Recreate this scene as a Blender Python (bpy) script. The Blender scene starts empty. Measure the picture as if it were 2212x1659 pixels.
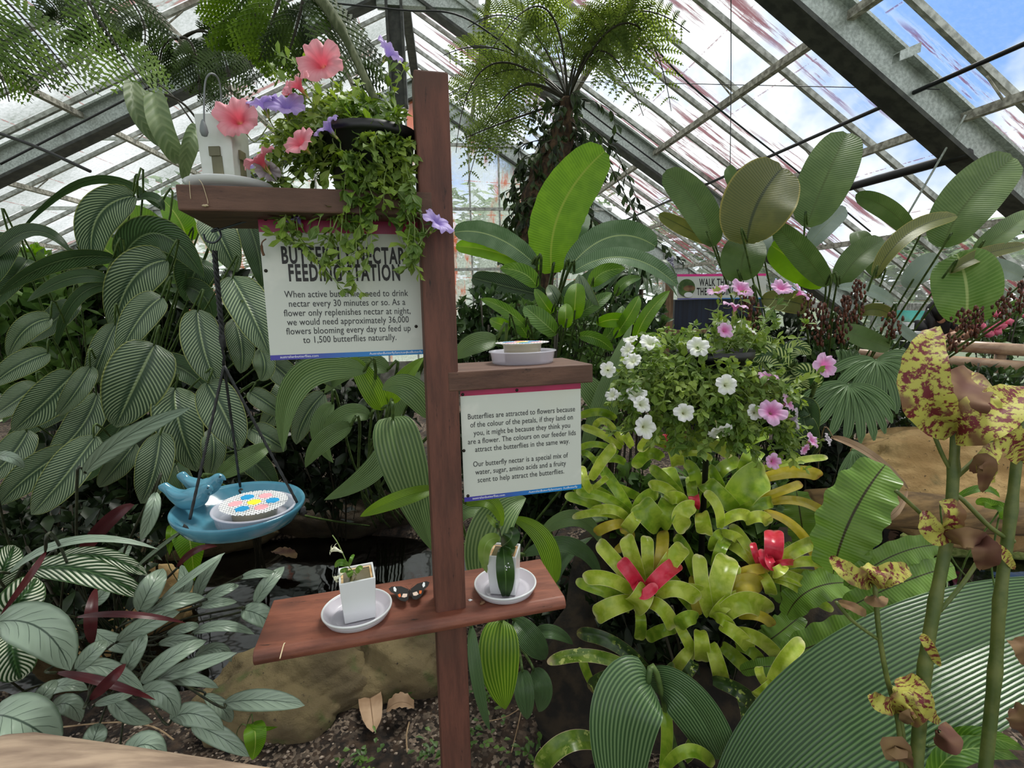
import bpy, math, random
from mathutils import Vector as V, Matrix, noise as mnoise
from math import sin, cos, pi, radians, sqrt, atan2
R = random.Random(7)
sc = bpy.context.scene
col = sc.collection

# ---------------------------------------------------------------- camera, sky, exposure
F, CX, CY = 1060.0, 1106.0, 829.5
PITCH, YAW, ROLL = radians(9.93), atan2(136, 1060), radians(1.2)
FW = V((sin(YAW)*cos(PITCH), cos(YAW)*cos(PITCH), -sin(PITCH)))
R0 = V((cos(YAW), -sin(YAW), 0)); U0 = R0.cross(FW)
RT = R0*cos(ROLL) - U0*sin(ROLL); UP = U0*cos(ROLL) + R0*sin(ROLL)
O = V((0, 0, 1.6))
cam = bpy.data.cameras.new('camera'); camo = bpy.data.objects.new('camera', cam); col.objects.link(camo)
cam.sensor_width = 36; cam.lens = 36*F/2212; cam.clip_start = .02; cam.clip_end = 300
m = Matrix((RT, UP, -FW)).transposed().to_4x4(); m.translation = O; camo.matrix_world = m
sc.camera = camo
sc.view_settings.view_transform = 'Standard'; sc.view_settings.look = 'None'
sc.view_settings.gamma = 1; sc.view_settings.use_curve_mapping = False
sc.view_settings.exposure = 0.62
sc.cycles.use_denoising = True
sc.cycles.max_bounces = 7; sc.cycles.diffuse_bounces = 3; sc.cycles.glossy_bounces = 2
sc.cycles.transmission_bounces = 5; sc.cycles.transparent_max_bounces = 10
sc.cycles.sample_clamp_indirect = 4

def ray(x, y): return RT*((x-CX)/F) - UP*((y-CY)/F) + FW
def P(x, y, d): return O + ray(x, y)*d              # photo direction (x, y), d metres in front
def G(x, y, z=0.0):                                  # where that direction meets the level z
    r = ray(x, y); return O + r*((z-1.6)/r.z)

w = bpy.data.worlds.new('sky'); sc.world = w; w.use_nodes = True
nt = w.node_tree; nt.nodes.clear()
def nd(nt, t, **k):
    n = nt.nodes.new(t)
    for a, b in k.items():
        if a.startswith('i_'): n.inputs[a[2:].replace('_', ' ')].default_value = b
        elif a[0] == 'x' and a[1:].isdigit(): n.inputs[int(a[1:])].default_value = b
        else: setattr(n, a, b)
    return n
out = nd(nt, 'ShaderNodeOutputWorld'); bg = nd(nt, 'ShaderNodeBackground')
tc = nd(nt, 'ShaderNodeTexCoord'); nz = nd(nt, 'ShaderNodeTexNoise', i_Scale=2.2, i_Detail=6.0, i_Roughness=.6)
cr = nd(nt, 'ShaderNodeValToRGB')
e = cr.color_ramp.elements; e[0].position = .36; e[0].color = (.22, .42, .88, 1); e[1].position = .49; e[1].color = (1.0, 1.02, 1.05, 1)
L = nt.links.new
L(tc.outputs['Generated'], nz.inputs['Vector'])
cd_ = ray(1640, 40).normalized(); dp = nd(nt, 'ShaderNodeVectorMath', operation='DOT_PRODUCT'); dp.inputs[1].default_value = cd_; L(tc.outputs['Generated'], dp.inputs[0])
ms_ = nd(nt, 'ShaderNodeMapRange', interpolation_type='SMOOTHSTEP'); ms_.inputs[1].default_value = .80; ms_.inputs[2].default_value = .99; ms_.inputs[3].default_value = .07; ms_.inputs[4].default_value = -.065; L(dp.outputs['Value'], ms_.inputs[0])
sm_ = nd(nt, 'ShaderNodeMath', operation='ADD'); L(nz.outputs['Fac'], sm_.inputs[0]); L(ms_.outputs[0], sm_.inputs[1]); L(sm_.outputs[0], cr.inputs['Fac'])
L(cr.outputs['Color'], bg.inputs['Color']); bg.inputs['Strength'].default_value = .82
L(bg.outputs[0], out.inputs[0])
sl = bpy.data.lights.new('sun', 'SUN'); sl.energy = 3.5; sl.angle = radians(20); sl.color = (1, .97, .9)
so = bpy.data.objects.new('sun', sl); col.objects.link(so); so.rotation_euler = (radians(-22), radians(20), 0)
so.location = (0, 0, 12)

# ---------------------------------------------------------------- helpers
ORG = {}
def org(o): return ORG.get(o.name, V((0, 0, 0))) if o else V((0, 0, 0))
def tag(o, label=None, cat=None, group=None, kind=None):
    if label: o['label'] = label
    if cat: o['category'] = cat
    if group: o['group'] = group
    if kind: o['kind'] = kind
    return o
def thing(name, label, cat, loc, group=None):
    o = bpy.data.objects.new(name, None); col.objects.link(o); o.location = loc; o.empty_display_size = .05
    ORG[o.name] = V(loc); return tag(o, label, cat, group)
class MB:
    def __init__(s): s.v = []; s.f = []; s.uv = []; s.c = []
    def add(s, vs, fs, uv=None):
        n = len(s.v); s.v += [tuple(q) for q in vs]; s.f += [tuple(i+n for i in f) for f in fs]
        s.uv += (uv if uv else [(0.5, 0.5)]*len(vs)); return s
    def build(s, name, m, parent=None, smooth=True, bevel=0, loc=None, solid=0):
        o0 = org(parent)
        if parent is None and loc is None:
            n = max(1, len(s.v)); zs = min(q[2] for q in s.v)
            loc = V((sum(q[0] for q in s.v)/n, sum(q[1] for q in s.v)/n, zs))
        if parent is None: o0 = V(loc)
        me = bpy.data.meshes.new(name)
        me.from_pydata([(q[0]-o0.x, q[1]-o0.y, q[2]-o0.z) for q in s.v], [], s.f)
        ul = me.uv_layers.new(name='uv')
        li = [0]*len(me.loops); me.loops.foreach_get('vertex_index', li)
        fl = []
        for i in li: fl += s.uv[i]
        ul.data.foreach_set('uv', fl)
        if smooth: me.polygons.foreach_set('use_smooth', [True]*len(me.polygons))
        me.materials.append(m); me.update()
        ob = bpy.data.objects.new(name, me); col.objects.link(ob)
        if parent: ob.parent = parent; ORG[ob.name] = o0
        else: ob.location = o0; ORG[ob.name] = o0
        if bevel:
            b = ob.modifiers.new('b', 'BEVEL'); b.width = bevel; b.segments = 2; b.limit_method = 'ANGLE'
        if solid:
            b = ob.modifiers.new('s', 'SOLIDIFY'); b.thickness = solid; b.offset = 0
        return ob
def box(mb, p0, a, b, c):                            # a corner and three edge vectors
    p0 = V(p0); a = V(a); b = V(b); c = V(c)
    vs = [p0, p0+a, p0+a+b, p0+b, p0+c, p0+a+c, p0+a+b+c, p0+b+c]
    fs = [(0, 3, 2, 1), (4, 5, 6, 7), (0, 1, 5, 4), (1, 2, 6, 5), (2, 3, 7, 6), (3, 0, 4, 7)]
    if a.cross(b).dot(c) < 0: fs = [f[::-1] for f in fs]
    mb.add(vs, fs); return mb
def beam(mb, A, B, wd, ht, up=V((0, 0, 1))):
    A = V(A); B = V(B); d = (B-A).normalized(); s = d.cross(up).normalized(); u = s.cross(d)
    return box(mb, A-s*wd/2-u*ht/2, B-A, s*wd, u*ht)
def frame_of(t, hint=V((0, 0, 1))):
    t = t.normalized(); s = t.cross(hint)
    if s.length < 1e-4: s = t.cross(V((1, 0, 0)))
    s.normalize(); return s, s.cross(t).normalized()
def tube(mb, pts, r, n=6, cap=True, hint=V((.13, .31, .94))):
    pts = [V(p) for p in pts]; k = len(pts); rr = r if isinstance(r, (list, tuple)) else [r]*k
    vs = []; fs = []; uv = []; s0 = None
    for i, p in enumerate(pts):
        t = pts[min(i+1, k-1)]-pts[max(i-1, 0)]
        if t.length < 1e-9: t = V((0, 0, 1))
        t.normalize()
        if s0 is None: s0, _ = frame_of(t, hint)
        s = (s0 - t*s0.dot(t))
        s = s.normalized() if s.length > 1e-6 else frame_of(t)[0]
        s0 = s; b = t.cross(s)
        for j in range(n):
            a = 2*pi*j/n; vs.append(p+(s*cos(a)+b*sin(a))*rr[i]); uv.append((i/(k-1), j/n))
    for i in range(k-1):
        for j in range(n):
            fs.append((i*n+j, i*n+(j+1) % n, (i+1)*n+(j+1) % n, (i+1)*n+j))
    if cap: fs += [tuple(range(n))[::-1], tuple((k-1)*n+j for j in range(n))]
    mb.add(vs, fs, uv); return mb
def lathe(mb, c, ax, prof, n=32, sx=None):           # prof: (radius, height along ax)
    c = V(c); ax = V(ax).normalized(); s, b = frame_of(ax, sx if sx else V((0, 1, 0)))
    vs = []; fs = []; uv = []
    for i, (r, h) in enumerate(prof):
        for j in range(n):
            a = 2*pi*j/n; vs.append(c+ax*h+(s*cos(a)+b*sin(a))*r); uv.append((j/n, i/max(1, len(prof)-1)))
    for i in range(len(prof)-1):
        for j in range(n):
            fs.append((i*n+j, i*n+(j+1) % n, (i+1)*n+(j+1) % n, (i+1)*n+j))
    mb.add(vs, fs, uv); return mb
def disc(mb, c, ax, r, n=28, sx=None):
    c = V(c); s, b = frame_of(V(ax), sx if sx else V((0, 1, 0)))
    vs = [c+(s*cos(2*pi*j/n)+b*sin(2*pi*j/n))*r for j in range(n)]
    mb.add(vs, [tuple(range(n))], [(.5+.5*cos(2*pi*j/n), .5+.5*sin(2*pi*j/n)) for j in range(n)]); return mb
def bez(A, C, B, n):                                 # curve through A, C (middle) and B
    A, C, B = V(A), V(C), V(B); K = C*2-(A+B)/2
    return [A*(1-t)**2+K*2*t*(1-t)+B*t*t for t in [i/n for i in range(n+1)]]
def spline(pts, n=8):
    pts = [V(p) for p in pts]; o = []
    for i in range(len(pts)-1):
        a = pts[max(i-1, 0)]; b = pts[i]; c = pts[i+1]; d = pts[min(i+2, len(pts)-1)]
        for j in range(n):
            t = j/n; o.append(.5*((2*b)+(c-a)*t+(2*a-5*b+4*c-d)*t*t+(3*b-a-3*c+d)*t**3))
    o.append(pts[-1]); return o
def blob(mb, c, rx, ry, rz, seed=0, amp=.15, n=24, m_=14, flat=None):
    rr = random.Random(seed); ph = [(rr.uniform(1, 3.5), rr.uniform(0, 6), rr.uniform(1, 3.5), rr.uniform(0, 6)) for _ in range(5)]
    vs = []; fs = []; c = V(c); p0s = seed*1.7
    for i in range(m_+1):
        th = pi*i/m_
        for j in range(n):
            a = 2*pi*j/n; d = V((sin(th)*cos(a), sin(th)*sin(a), cos(th)))
            k = 1+amp*sum(sin(p[0]*d.x*2+p[1]+d.z*2)*sin(p[2]*d.y*2+p[3]) for p in ph)/2+amp*.12*sin(d.x*17+p0s)*sin(d.y*15+d.z*13+p0s*2)+amp*.08*sin(d.x*31)*sin(d.z*29+d.y*23)
            z = d.z*rz*k
            if flat is not None: z = max(z, -flat)
            vs.append(c+V((d.x*rx*k, d.y*ry*k, z)))
    for i in range(m_):
        for j in range(n): fs.append((i*n+j, (i+1)*n+j, (i+1)*n+(j+1) % n, i*n+(j+1) % n))
    mb.add(vs, fs); return mb

# ---------------------------------------------------------------- materials
def hx(r, g, b): return tuple(((c/255)/12.92 if c/255 <= .04045 else ((c/255+.055)/1.055)**2.4) for c in (r, g, b))+(1,)
def base(name, color=(.5, .5, .5, 1), rough=.5, **k):
    m = bpy.data.materials.new(name); m.use_nodes = True; nt = m.node_tree
    b = nt.nodes['Principled BSDF']; b.inputs['Base Color'].default_value = color; b.inputs['Roughness'].default_value = rough
    for a, v in k.items(): b.inputs[a.replace('_', ' ')].default_value = v
    return m, nt, b
def mx(nt, f, a, b, op='MIX'):
    n = nt.nodes.new('ShaderNodeMix'); n.data_type = 'RGBA'; n.blend_type = op
    for s, v in ((n.inputs[0], f), (n.inputs[6], a), (n.inputs[7], b)):
        if hasattr(v, 'links') or hasattr(v, 'is_linked'): nt.links.new(v, s)
        else: s.default_value = v
    return n.outputs[2]
def mt(nt, op, *a):
    n = nt.nodes.new('ShaderNodeMath'); n.operation = op
    for i, v in enumerate(a):
        if hasattr(v, 'is_linked'): nt.links.new(v, n.inputs[i])
        else: n.inputs[i].default_value = v
    return n.outputs[0]
def ss(nt, x, lo, hi):                               # smooth step
    n = nt.nodes.new('ShaderNodeMapRange'); n.interpolation_type = 'SMOOTHSTEP'
    nt.links.new(x, n.inputs[0]); n.inputs[1].default_value = lo; n.inputs[2].default_value = hi; return n.outputs[0]
def noise(nt, scale, detail=3., vec=None, coord='Object', stretch=None, rough=.55):
    n = nd(nt, 'ShaderNodeTexNoise', i_Scale=scale, i_Detail=detail, i_Roughness=rough)
    if vec is None: vec = nd(nt, 'ShaderNodeTexCoord').outputs[coord]
    if stretch:
        mp = nd(nt, 'ShaderNodeMapping'); mp.inputs['Scale'].default_value = stretch; nt.links.new(vec, mp.inputs[0]); vec = mp.outputs[0]
    nt.links.new(vec, n.inputs['Vector']); return n.outputs['Fac']
def bump(nt, b, h, s=.3, d=.01):
    n = nd(nt, 'ShaderNodeBump', i_Strength=s, i_Distance=d); nt.links.new(h, n.inputs['Height'])
    nt.links.new(n.outputs[0], b.inputs['Normal'])
def noisy(name, c1, c2, scale, rough=.6, detail=4., stretch=None, bs=0., lo=.35, hi=.65, coord='Object', **k):
    m, nt, b = base(name, c1, rough, **k); f = noise(nt, scale, detail, stretch=stretch, coord=coord)
    nt.links.new(mx(nt, ss(nt, f, lo, hi), c1, c2), b.inputs['Base Color'])
    if bs: bump(nt, b, f, bs)
    return m
def uvs(nt):
    t = nd(nt, 'ShaderNodeTexCoord'); s = nd(nt, 'ShaderNodeSeparateXYZ'); nt.links.new(t.outputs['UV'], s.inputs[0])
    return s.outputs[0], s.outputs[1], t
def leafmat(name, dark, light, kind='plain', n=14, k=1.2, back=None, trans=.22, rough=.38, rib=None, edge=None, var=.25, wd=.5, tc=None, spec=.4):
    m, nt, b = base(name, dark, rough); L = nt.links.new
    b.inputs['Specular IOR Level'].default_value = spec
    u, v, t = uvs(nt)
    a = mt(nt, 'MULTIPLY', mt(nt, 'ABSOLUTE', mt(nt, 'SUBTRACT', v, .5)), 2.)
    nz = noise(nt, 9., 3.)
    hgt = None
    if kind == 'stripe':                             # pale feathered bars beside the midrib
        ph = mt(nt, 'SUBTRACT', mt(nt, 'MULTIPLY', u, float(n)), mt(nt, 'MULTIPLY', a, k))
        ph = mt(nt, 'ADD', ph, mt(nt, 'MULTIPLY', nz, .35))
        s = mt(nt, 'SINE', mt(nt, 'MULTIPLY', ph, 2*pi)); hgt = s
        f = mt(nt, 'MULTIPLY', ss(nt, s, wd-.5, wd+.35), mt(nt, 'MULTIPLY', ss(nt, a, .12, .3), mt(nt, 'SUBTRACT', 1., ss(nt, a, .82, .97))))
        c = mx(nt, f, dark, light)
    elif kind == 'vein':                             # dark veins on a pale blade
        ph = mt(nt, 'SUBTRACT', mt(nt, 'MULTIPLY', u, float(n)), mt(nt, 'MULTIPLY', mt(nt, 'POWER', a, .8), k))
        s = mt(nt, 'SINE', mt(nt, 'MULTIPLY', ph, 2*pi)); hgt = s
        f = mt(nt, 'MAXIMUM', mt(nt, 'MULTIPLY', ss(nt, s, .94, 1.), mt(nt, 'SUBTRACT', .85, ss(nt, a, .5, .8))), mt(nt, 'SUBTRACT', 1., ss(nt, a, .015, .06)))
        f = mt(nt, 'MAXIMUM', f, mt(nt, 'MULTIPLY', ss(nt, a, .8, 1.), .7))
        c = mx(nt, f, light, dark)
    elif kind == 'plicate':                          # pleats along the blade, their lit and shaded sides put into the colour
        s = mt(nt, 'SINE', mt(nt, 'MULTIPLY', mt(nt, 'ADD', v, mt(nt, 'MULTIPLY', nz, .02)), 2*pi*n)); hgt = s
        c = mx(nt, ss(nt, s, -.9, 1.), dark, light)
    elif kind == 'fine':                             # very fine side veins
        ph = mt(nt, 'SUBTRACT', mt(nt, 'MULTIPLY', u, float(n)), mt(nt, 'MULTIPLY', a, k))
        s = mt(nt, 'SINE', mt(nt, 'MULTIPLY', ph, 2*pi)); hgt = s
        c = mx(nt, mt(nt, 'MULTIPLY', ss(nt, s, 0., 1.), .45), dark, light)
        c = mx(nt, mt(nt, 'MULTIPLY', ss(nt, nz, .4, .7), .5), c, light)
    elif kind == 'blotch':
        z = noise(nt, 75., 5., rough=.7); z2 = noise(nt, 16., 2.)
        c = mx(nt, ss(nt, mt(nt, 'ADD', z, mt(nt, 'MULTIPLY', a, .04)), .46, .54), dark, light)
        c = mx(nt, ss(nt, mt(nt, 'ADD', z2, mt(nt, 'MULTIPLY', a, .14)), .66, .8), c, hx(126, 92, 62))
        hgt = z
    else:
        c = mx(nt, ss(nt, nz, .35, .68), dark, light); hgt = nz
    if rib: c = mx(nt, mt(nt, 'SUBTRACT', 1., ss(nt, a, .02, .06)), c, rib)
    if edge: c = mx(nt, ss(nt, a, .93, .98), c, edge)
    oi = nd(nt, 'ShaderNodeObjectInfo')
    br = mt(nt, 'ADD', mt(nt, 'MULTIPLY', oi.outputs['Random'], var), 1-var*.5)
    hs = nd(nt, 'ShaderNodeHueSaturation'); L(br, hs.inputs['Value']); L(c, hs.inputs['Color']); c = hs.outputs[0]
    if back:
        g = nd(nt, 'ShaderNodeNewGeometry'); c = mx(nt, g.outputs['Backfacing'], c, back)
    L(c, b.inputs['Base Color'])
    if hgt: bump(nt, b, hgt, .35 if kind in ('stripe', 'plicate') else .18, .004)
    tr = nd(nt, 'ShaderNodeBsdfTranslucent'); L(mx(nt, 1., c, tc or (1., 1., .35, 1), 'MULTIPLY') if trans > .3 else c, tr.inputs[0])
    ms = nd(nt, 'ShaderNodeMixShader'); ms.inputs[0].default_value = trans
    L(b.outputs[0], ms.inputs[1]); L(tr.outputs[0], ms.inputs[2]); L(ms.outputs[0], nt.nodes['Material Output'].inputs[0])
    return m

# ---------------------------------------------------------------- setting: glasshouse
def steel_mat():
    m, nt, b = base('galvanised_steel', hx(150, 156, 154), .45, Metallic=.35)
    f = noise(nt, 60., 5.); g = noise(nt, 3., 3.)
    c = mx(nt, ss(nt, f, .3, .7), hx(204, 212, 208), hx(160, 168, 164)); c = mx(nt, ss(nt, g, .55, .75), c, hx(128, 132, 124))
    nt.links.new(c, b.inputs['Base Color']); return m
M_STEEL = steel_mat()
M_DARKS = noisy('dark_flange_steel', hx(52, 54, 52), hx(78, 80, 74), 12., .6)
M_ALU = noisy('weathered_aluminium', hx(200, 202, 196), hx(140, 142, 134), 18., .5, stretch=(1, 3, 1))
M_WPUR = noisy('white_flaking_purlin', hx(206, 202, 190), hx(128, 124, 112), 22., .7)
M_PIPE = base('black_pipe', hx(24, 25, 26), .45)[0]
M_WIRE = base('dark_wire', hx(40, 42, 44), .5)[0]
def glass_mat(name, dirt, rust, rcol, green, st1=(9, 1.6, 1), th=(.54, .64)):        # uv: metres along the house, metres down the slope
    m, nt, b = base(name, hx(190, 196, 190), .9); L = nt.links.new
    t = nd(nt, 'ShaderNodeTexCoord')
    z1 = noise(nt, 1., 6., vec=t.outputs['UV'], stretch=st1, rough=.7)
    z2 = noise(nt, 1., 2., vec=t.outputs['UV'], stretch=(.9, .6, 1))
    z3 = noise(nt, 1., 5., vec=t.outputs['UV'], stretch=(30, 26, 1), rough=.7)
    z4 = noise(nt, 1., 2., vec=t.outputs['UV'], stretch=(1.7, .33, 1))
    rm = mt(nt, 'MULTIPLY', ss(nt, z1, *th), ss(nt, z4, *rust))
    film = mt(nt, 'ADD', mt(nt, 'MULTIPLY', ss(nt, z3, .35, .75), dirt*.6), mt(nt, 'MULTIPLY', ss(nt, z2, .3, .7), dirt))
    u, v, _ = uvs(nt)
    lap = mt(nt, 'FRACT', mt(nt, 'DIVIDE', v, .62)); lapm = mt(nt, 'MULTIPLY', mt(nt, 'SUBTRACT', 1., ss(nt, lap, .0, .035)), ss(nt, z1, .42, .55))
    fac = mt(nt, 'MINIMUM', mt(nt, 'ADD', mt(nt, 'MAXIMUM', mt(nt, 'MULTIPLY', rm, .85), mt(nt, 'MULTIPLY', lapm, .7)), film), .93)
    c = mx(nt, ss(nt, mt(nt, 'MAXIMUM', rm, lapm), .1, .6), green, rcol)
    L(c, b.inputs['Base Color'])
    tl = nd(nt, 'ShaderNodeBsdfTranslucent'); L(c, tl.inputs[0])
    d = nd(nt, 'ShaderNodeMixShader', x0=.62); L(b.outputs[0], d.inputs[1]); L(tl.outputs[0], d.inputs[2])
    tp = nd(nt, 'ShaderNodeBsdfTransparent'); tp.inputs[0].default_value = (.95, .97, .96, 1)
    gl = nd(nt, 'ShaderNodeBsdfGlossy', i_Roughness=.15); g0 = nd(nt, 'ShaderNodeMixShader', x0=.05); L(tp.outputs[0], g0.inputs[1]); L(gl.outputs[0], g0.inputs[2])
    ms = nd(nt, 'ShaderNodeMixShader'); L(fac, ms.inputs[0]); L(g0.outputs[0], ms.inputs[1]); L(d.outputs[0], ms.inputs[2])
    L(ms.outputs[0], nt.nodes['Material Output'].inputs[0]); return m
M_GR = glass_mat('roof_glass_right', .10, (.47, .57), hx(112, 64, 70), hx(214, 220, 216), (11, .8, 1), (.46, .58))
M_GL = glass_mat('roof_glass_left', .58, (.50, .64), hx(150, 112, 108), hx(128, 138, 130), (7, 1.2, 1), (.48, .64))
M_GG = glass_mat('gable_glass', .85, (.36, .62), hx(206, 112, 80), hx(212, 222, 212), (4, .9, 1), (.42, .74))
M_GW = glass_mat('side_glass', .30, (.6, .7), hx(150, 130, 110), hx(190, 200, 190))
ZR, KR, ZL, KL, XR = 5.10, .637, 5.49, .475, -.35
def zr(x): return ZR-KR*x
def zl(x): return ZL+KL*x
def rp(x, dz=0): return (x, zr(x)+dz) if x > XR else (x, zl(x)+dz)
Y0, YG = -2.82, 9.14; XE, XW = 5.7, -6.6
FR = [-2.82, .18, 3.18, 6.18, 9.14]
def struct(ob): ob['kind'] = 'structure'; return ob
for nm, xa, m in (('ceiling', XE, M_GR), ('ceiling', XW, M_GL)):
    mb = MB(); n = 23
    for i in range(n):
        ya = Y0+(YG-Y0)*i/n; yb = Y0+(YG-Y0)*(i+1)/n-.012; jz = .006*(i % 2)
        p = rp(XR+.02 if xa > 0 else XR-.02, jz); q = rp(xa, jz); s = sqrt((q[0]-p[0])**2+(q[1]-p[1])**2)
        off = 37.*(xa < 0)
        mb.add([(p[0], ya, p[1]), (p[0], yb, p[1]), (q[0], yb, q[1]), (q[0], ya, q[1])], [(0, 1, 2, 3)], [(ya+off, 0), (yb+off, 0), (yb+off, s), (ya+off, s)])
    struct(mb.build(nm, m, smooth=False))
mb = MB()                                            # glazing bars under both slopes
for i in range(24):
    y = Y0+(YG-Y0)*i/23
    for xa in (XE, XW):
        p = rp(XR, -.03); q = rp(xa, -.03)
        beam(mb, (p[0], y, p[1]), (q[0], y, q[1]), .035, .045)
struct(mb.build('trim_1', M_ALU, smooth=False))
k = 2
for y in FR:                                         # portal frames: web, and lower flange with underside shade put into its dark steel
    for xa in (XE, XW):
        mb = MB(); p = rp(XR, -.20); q = rp(xa, -.20)
        beam(mb, (p[0], y, p[1]), (q[0], y, q[1]), .05, .27)
        beam(mb, (p[0], y, p[1]+.13), (q[0], y, q[1]+.13), .17, .02)
        struct(mb.build('trim_%d' % k, M_STEEL, smooth=False)); k += 1
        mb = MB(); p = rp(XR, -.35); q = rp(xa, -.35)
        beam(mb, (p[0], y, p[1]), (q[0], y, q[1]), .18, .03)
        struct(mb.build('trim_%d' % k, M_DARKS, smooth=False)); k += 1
mb = MB()
for y in FR[3:4]: beam(mb, (-.62, y, 4.86), (.5, y, 4.86), .12, .14)
struct(mb.build('trim_%d' % k, M_STEEL, smooth=False)); k += 1
mb = MB(); y = 6.18                                  # king post, I section
box(mb, (-.53, y-.07, 3.78), (.03, 0, 0), (0, .14, 0), (0, 0, 1.5)); box(mb, (-.37, y-.07, 3.78), (.03, 0, 0), (0, .14, 0), (0, 0, 1.5)); box(mb, (-.5, y-.01, 3.78), (.13, 0, 0), (0, .02, 0), (0, 0, 1.5))
struct(mb.build('trim_%d' % k, M_DARKS, smooth=False)); k += 1
mb = MB(); beam(mb, (XR, Y0, 5.22), (XR, YG, 5.22), .12, .10); struct(mb.build('trim_%d' % k, M_DARKS, smooth=False)); k += 1
for x in (.56, 1.6, 2.62, 3.53, 4.5, -1.25, -2.5, -3.75, -4.95, -6.):   # purlins with their little struts
    mb = MB(); p = rp(x, -.11); beam(mb, (x, Y0, p[1]), (x, YG, p[1]), .05, .055)
    for i in range(24):
        y = Y0+(YG-Y0)*i/23; g = 1 if x > 0 else -1
        if i % 5 in (1, 4): tube(mb, [(x, y, p[1]), (x-g*.16, y, rp(x-g*.16)[1]-.06)], .008, 5)
    struct(mb.build('trim_%d' % k, M_WPUR, smooth=False)); k += 1
mb = MB()                                            # gable
for i, (xa, xb) in enumerate([(-.55+.52*j, -.55+.52*(j+1)-.012) for j in range(-11, 12)]):
    xa = max(xa, XW); xb = min(xb, XE)
    if xb <= xa: continue
    za = rp(xa)[1]; zb = rp(xb)[1]; o = 3.1*i
    mb.add([(xa, YG, .5), (xb, YG, .5), (xb, YG, zb), (xa, YG, za)], [(0, 1, 2, 3)], [(xa+o, 6), (xb+o, 6), (xb+o, 6-zb), (xa+o, 6-za)])
struct(mb.build('wall_back', M_GG, smooth=False))
mb = MB()
for j in range(-11, 12):
    x = -.55+.52*j+.52
    if XW < x < XE: beam(mb, (x, YG-.03, .5), (x, YG-.03, rp(x)[1]-.05), .03, .04, V((0, 1, 0)))
for z in (1.05, 2.1, 3.14, 4.2): box(mb, (max(XW, -8), YG-.07, z), (min(XE, (ZR-z)/KR)-XW, 0, 0), (0, .05, 0), (0, 0, .05))
struct(mb.build('trim_%d' % k, M_ALU, smooth=False)); k += 1
M_WALLC = noisy('block_wall', hx(150, 148, 138), hx(104, 102, 92), 7., .9)
mb = MB(); box(mb, (XW, YG-.05, 0), (XE-XW, 0, 0), (0, .15, 0), (0, 0, .5)); struct(mb.build('wall_back', M_WALLC, smooth=False))
for nm, x, zt in (('wall_right', XE, zr(XE)), ('wall_left', XW, zl(XW))):
    mb = MB(); n = 15
    for i in range(n):
        ya = Y0+(YG-Y0)*i/n; yb = Y0+(YG-Y0)*(i+1)/n-.02
        mb.add([(x, ya, .45), (x, yb, .45), (x, yb, zt), (x, ya, zt)], [(0, 1, 2, 3)], [(ya, 2), (yb, 2), (yb, 0), (ya, 0)])
    struct(mb.build(nm, M_GW, smooth=False))
    mb = MB(); box(mb, (x-.06, Y0, 0), (.12, 0, 0), (0, YG-Y0, 0), (0, 0, .45)); struct(mb.build(nm, M_WALLC, smooth=False))
    mb = MB(); box(mb, (x-.06, Y0, zt-.12), (.1, 0, 0), (0, YG-Y0, 0), (0, 0, .09))
    for i in range(n+1): box(mb, (x-.05, Y0+(YG-Y0)*i/n-.03, .45), (.05, 0, 0), (0, .05, 0), (0, 0, zt-.5))
    struct(mb.build('trim_%d' % k, M_ALU, smooth=False)); k += 1

# pipes, cables and wires under the roof
def under(p, gap=.16):                                # pull a point in along its sight line until it hangs below the roof
    p = V(p)
    for _ in range(60):
        if p.z < rp(p.x)[1]-gap: break
        p = O+(p-O)*.985
    return p
def cable(name, label, cat, pts, r, m, group=None, n=7):
    pts = [under(p) for p in pts] if cat != 'pipe' else pts
    mb = MB(); tube(mb, spline(pts, 8), r, n); return tag(mb.build(name, m), label, cat, group)
def RP(x, y, dz): a = rp(x, dz); return V((a[0], y, a[1]))
cable('heating_pipe', 'thick black pipe running under the right roof slope above the big leaves', 'pipe', [RP(3.55, 3.1, -.34), RP(3.55, 6.3, -.34)], .035, M_PIPE)
cable('irrigation_pipe', 'thin black pipe along the right roof slope beneath the rust-streaked panes', 'pipe', [RP(3.13, y, -.22) for y in (-1, 3, 6, 9)], .015, M_PIPE)
cable('irrigation_pipe', 'black hose along a glazing bar at the right roof slope', 'pipe', [P(1700, -20, 3.6), P(1765, 38, 3.6), P(1905, 175, 3.7), P(2000, 262, 3.8), P(2110, 355, 3.9), P(2250, 500, 4.)], .014, M_PIPE)
cable('support_cable', 'dark cable sloping behind the tree fern to the big-leaved clump', 'cable', [P(1375, 50, 5), P(1490, 182, 5), P(1725, 372, 5), P(1880, 500, 5)], .008, M_WIRE)
cable('support_cable', 'dark cable sagging across the top of the king post', 'cable', [P(700, 5, 4.4), P(870, 22, 4.4), P(998, 36, 4.4), P(1130, 128, 4.7), P(1290, 255, 5), P(1480, 400, 5.4), P(1560, 470, 5.6)], .008, M_WIRE)
cable('support_cable', 'dark cable crossing the left roof slope behind the white vase', 'cable', [P(-10, 285, 4), P(80, 318, 4), P(195, 370, 4)], .014, M_PIPE)
cable('support_cable', 'dark cable parallel to the left rafter behind the hanging fern fronds', 'cable', [P(0, 355, 4.5), P(290, 205, 5), P(480, 100, 5.5), P(600, 40, 5.6)], .01, M_PIPE)
cable('hanging_wire', 'thin vertical wire hanging right of the tree fern', 'wire', [P(1579, -10, 4), P(1579, 180, 4.1), P(1577, 375, 4.2)], .0035, M_WIRE)
cable('cross_wire', 'thin horizontal wire stretched right across the glasshouse', 'wire', [P(980, 172, 5), P(1440, 180, 5), P(2030, 193, 5)], .0035, M_WIRE)
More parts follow.
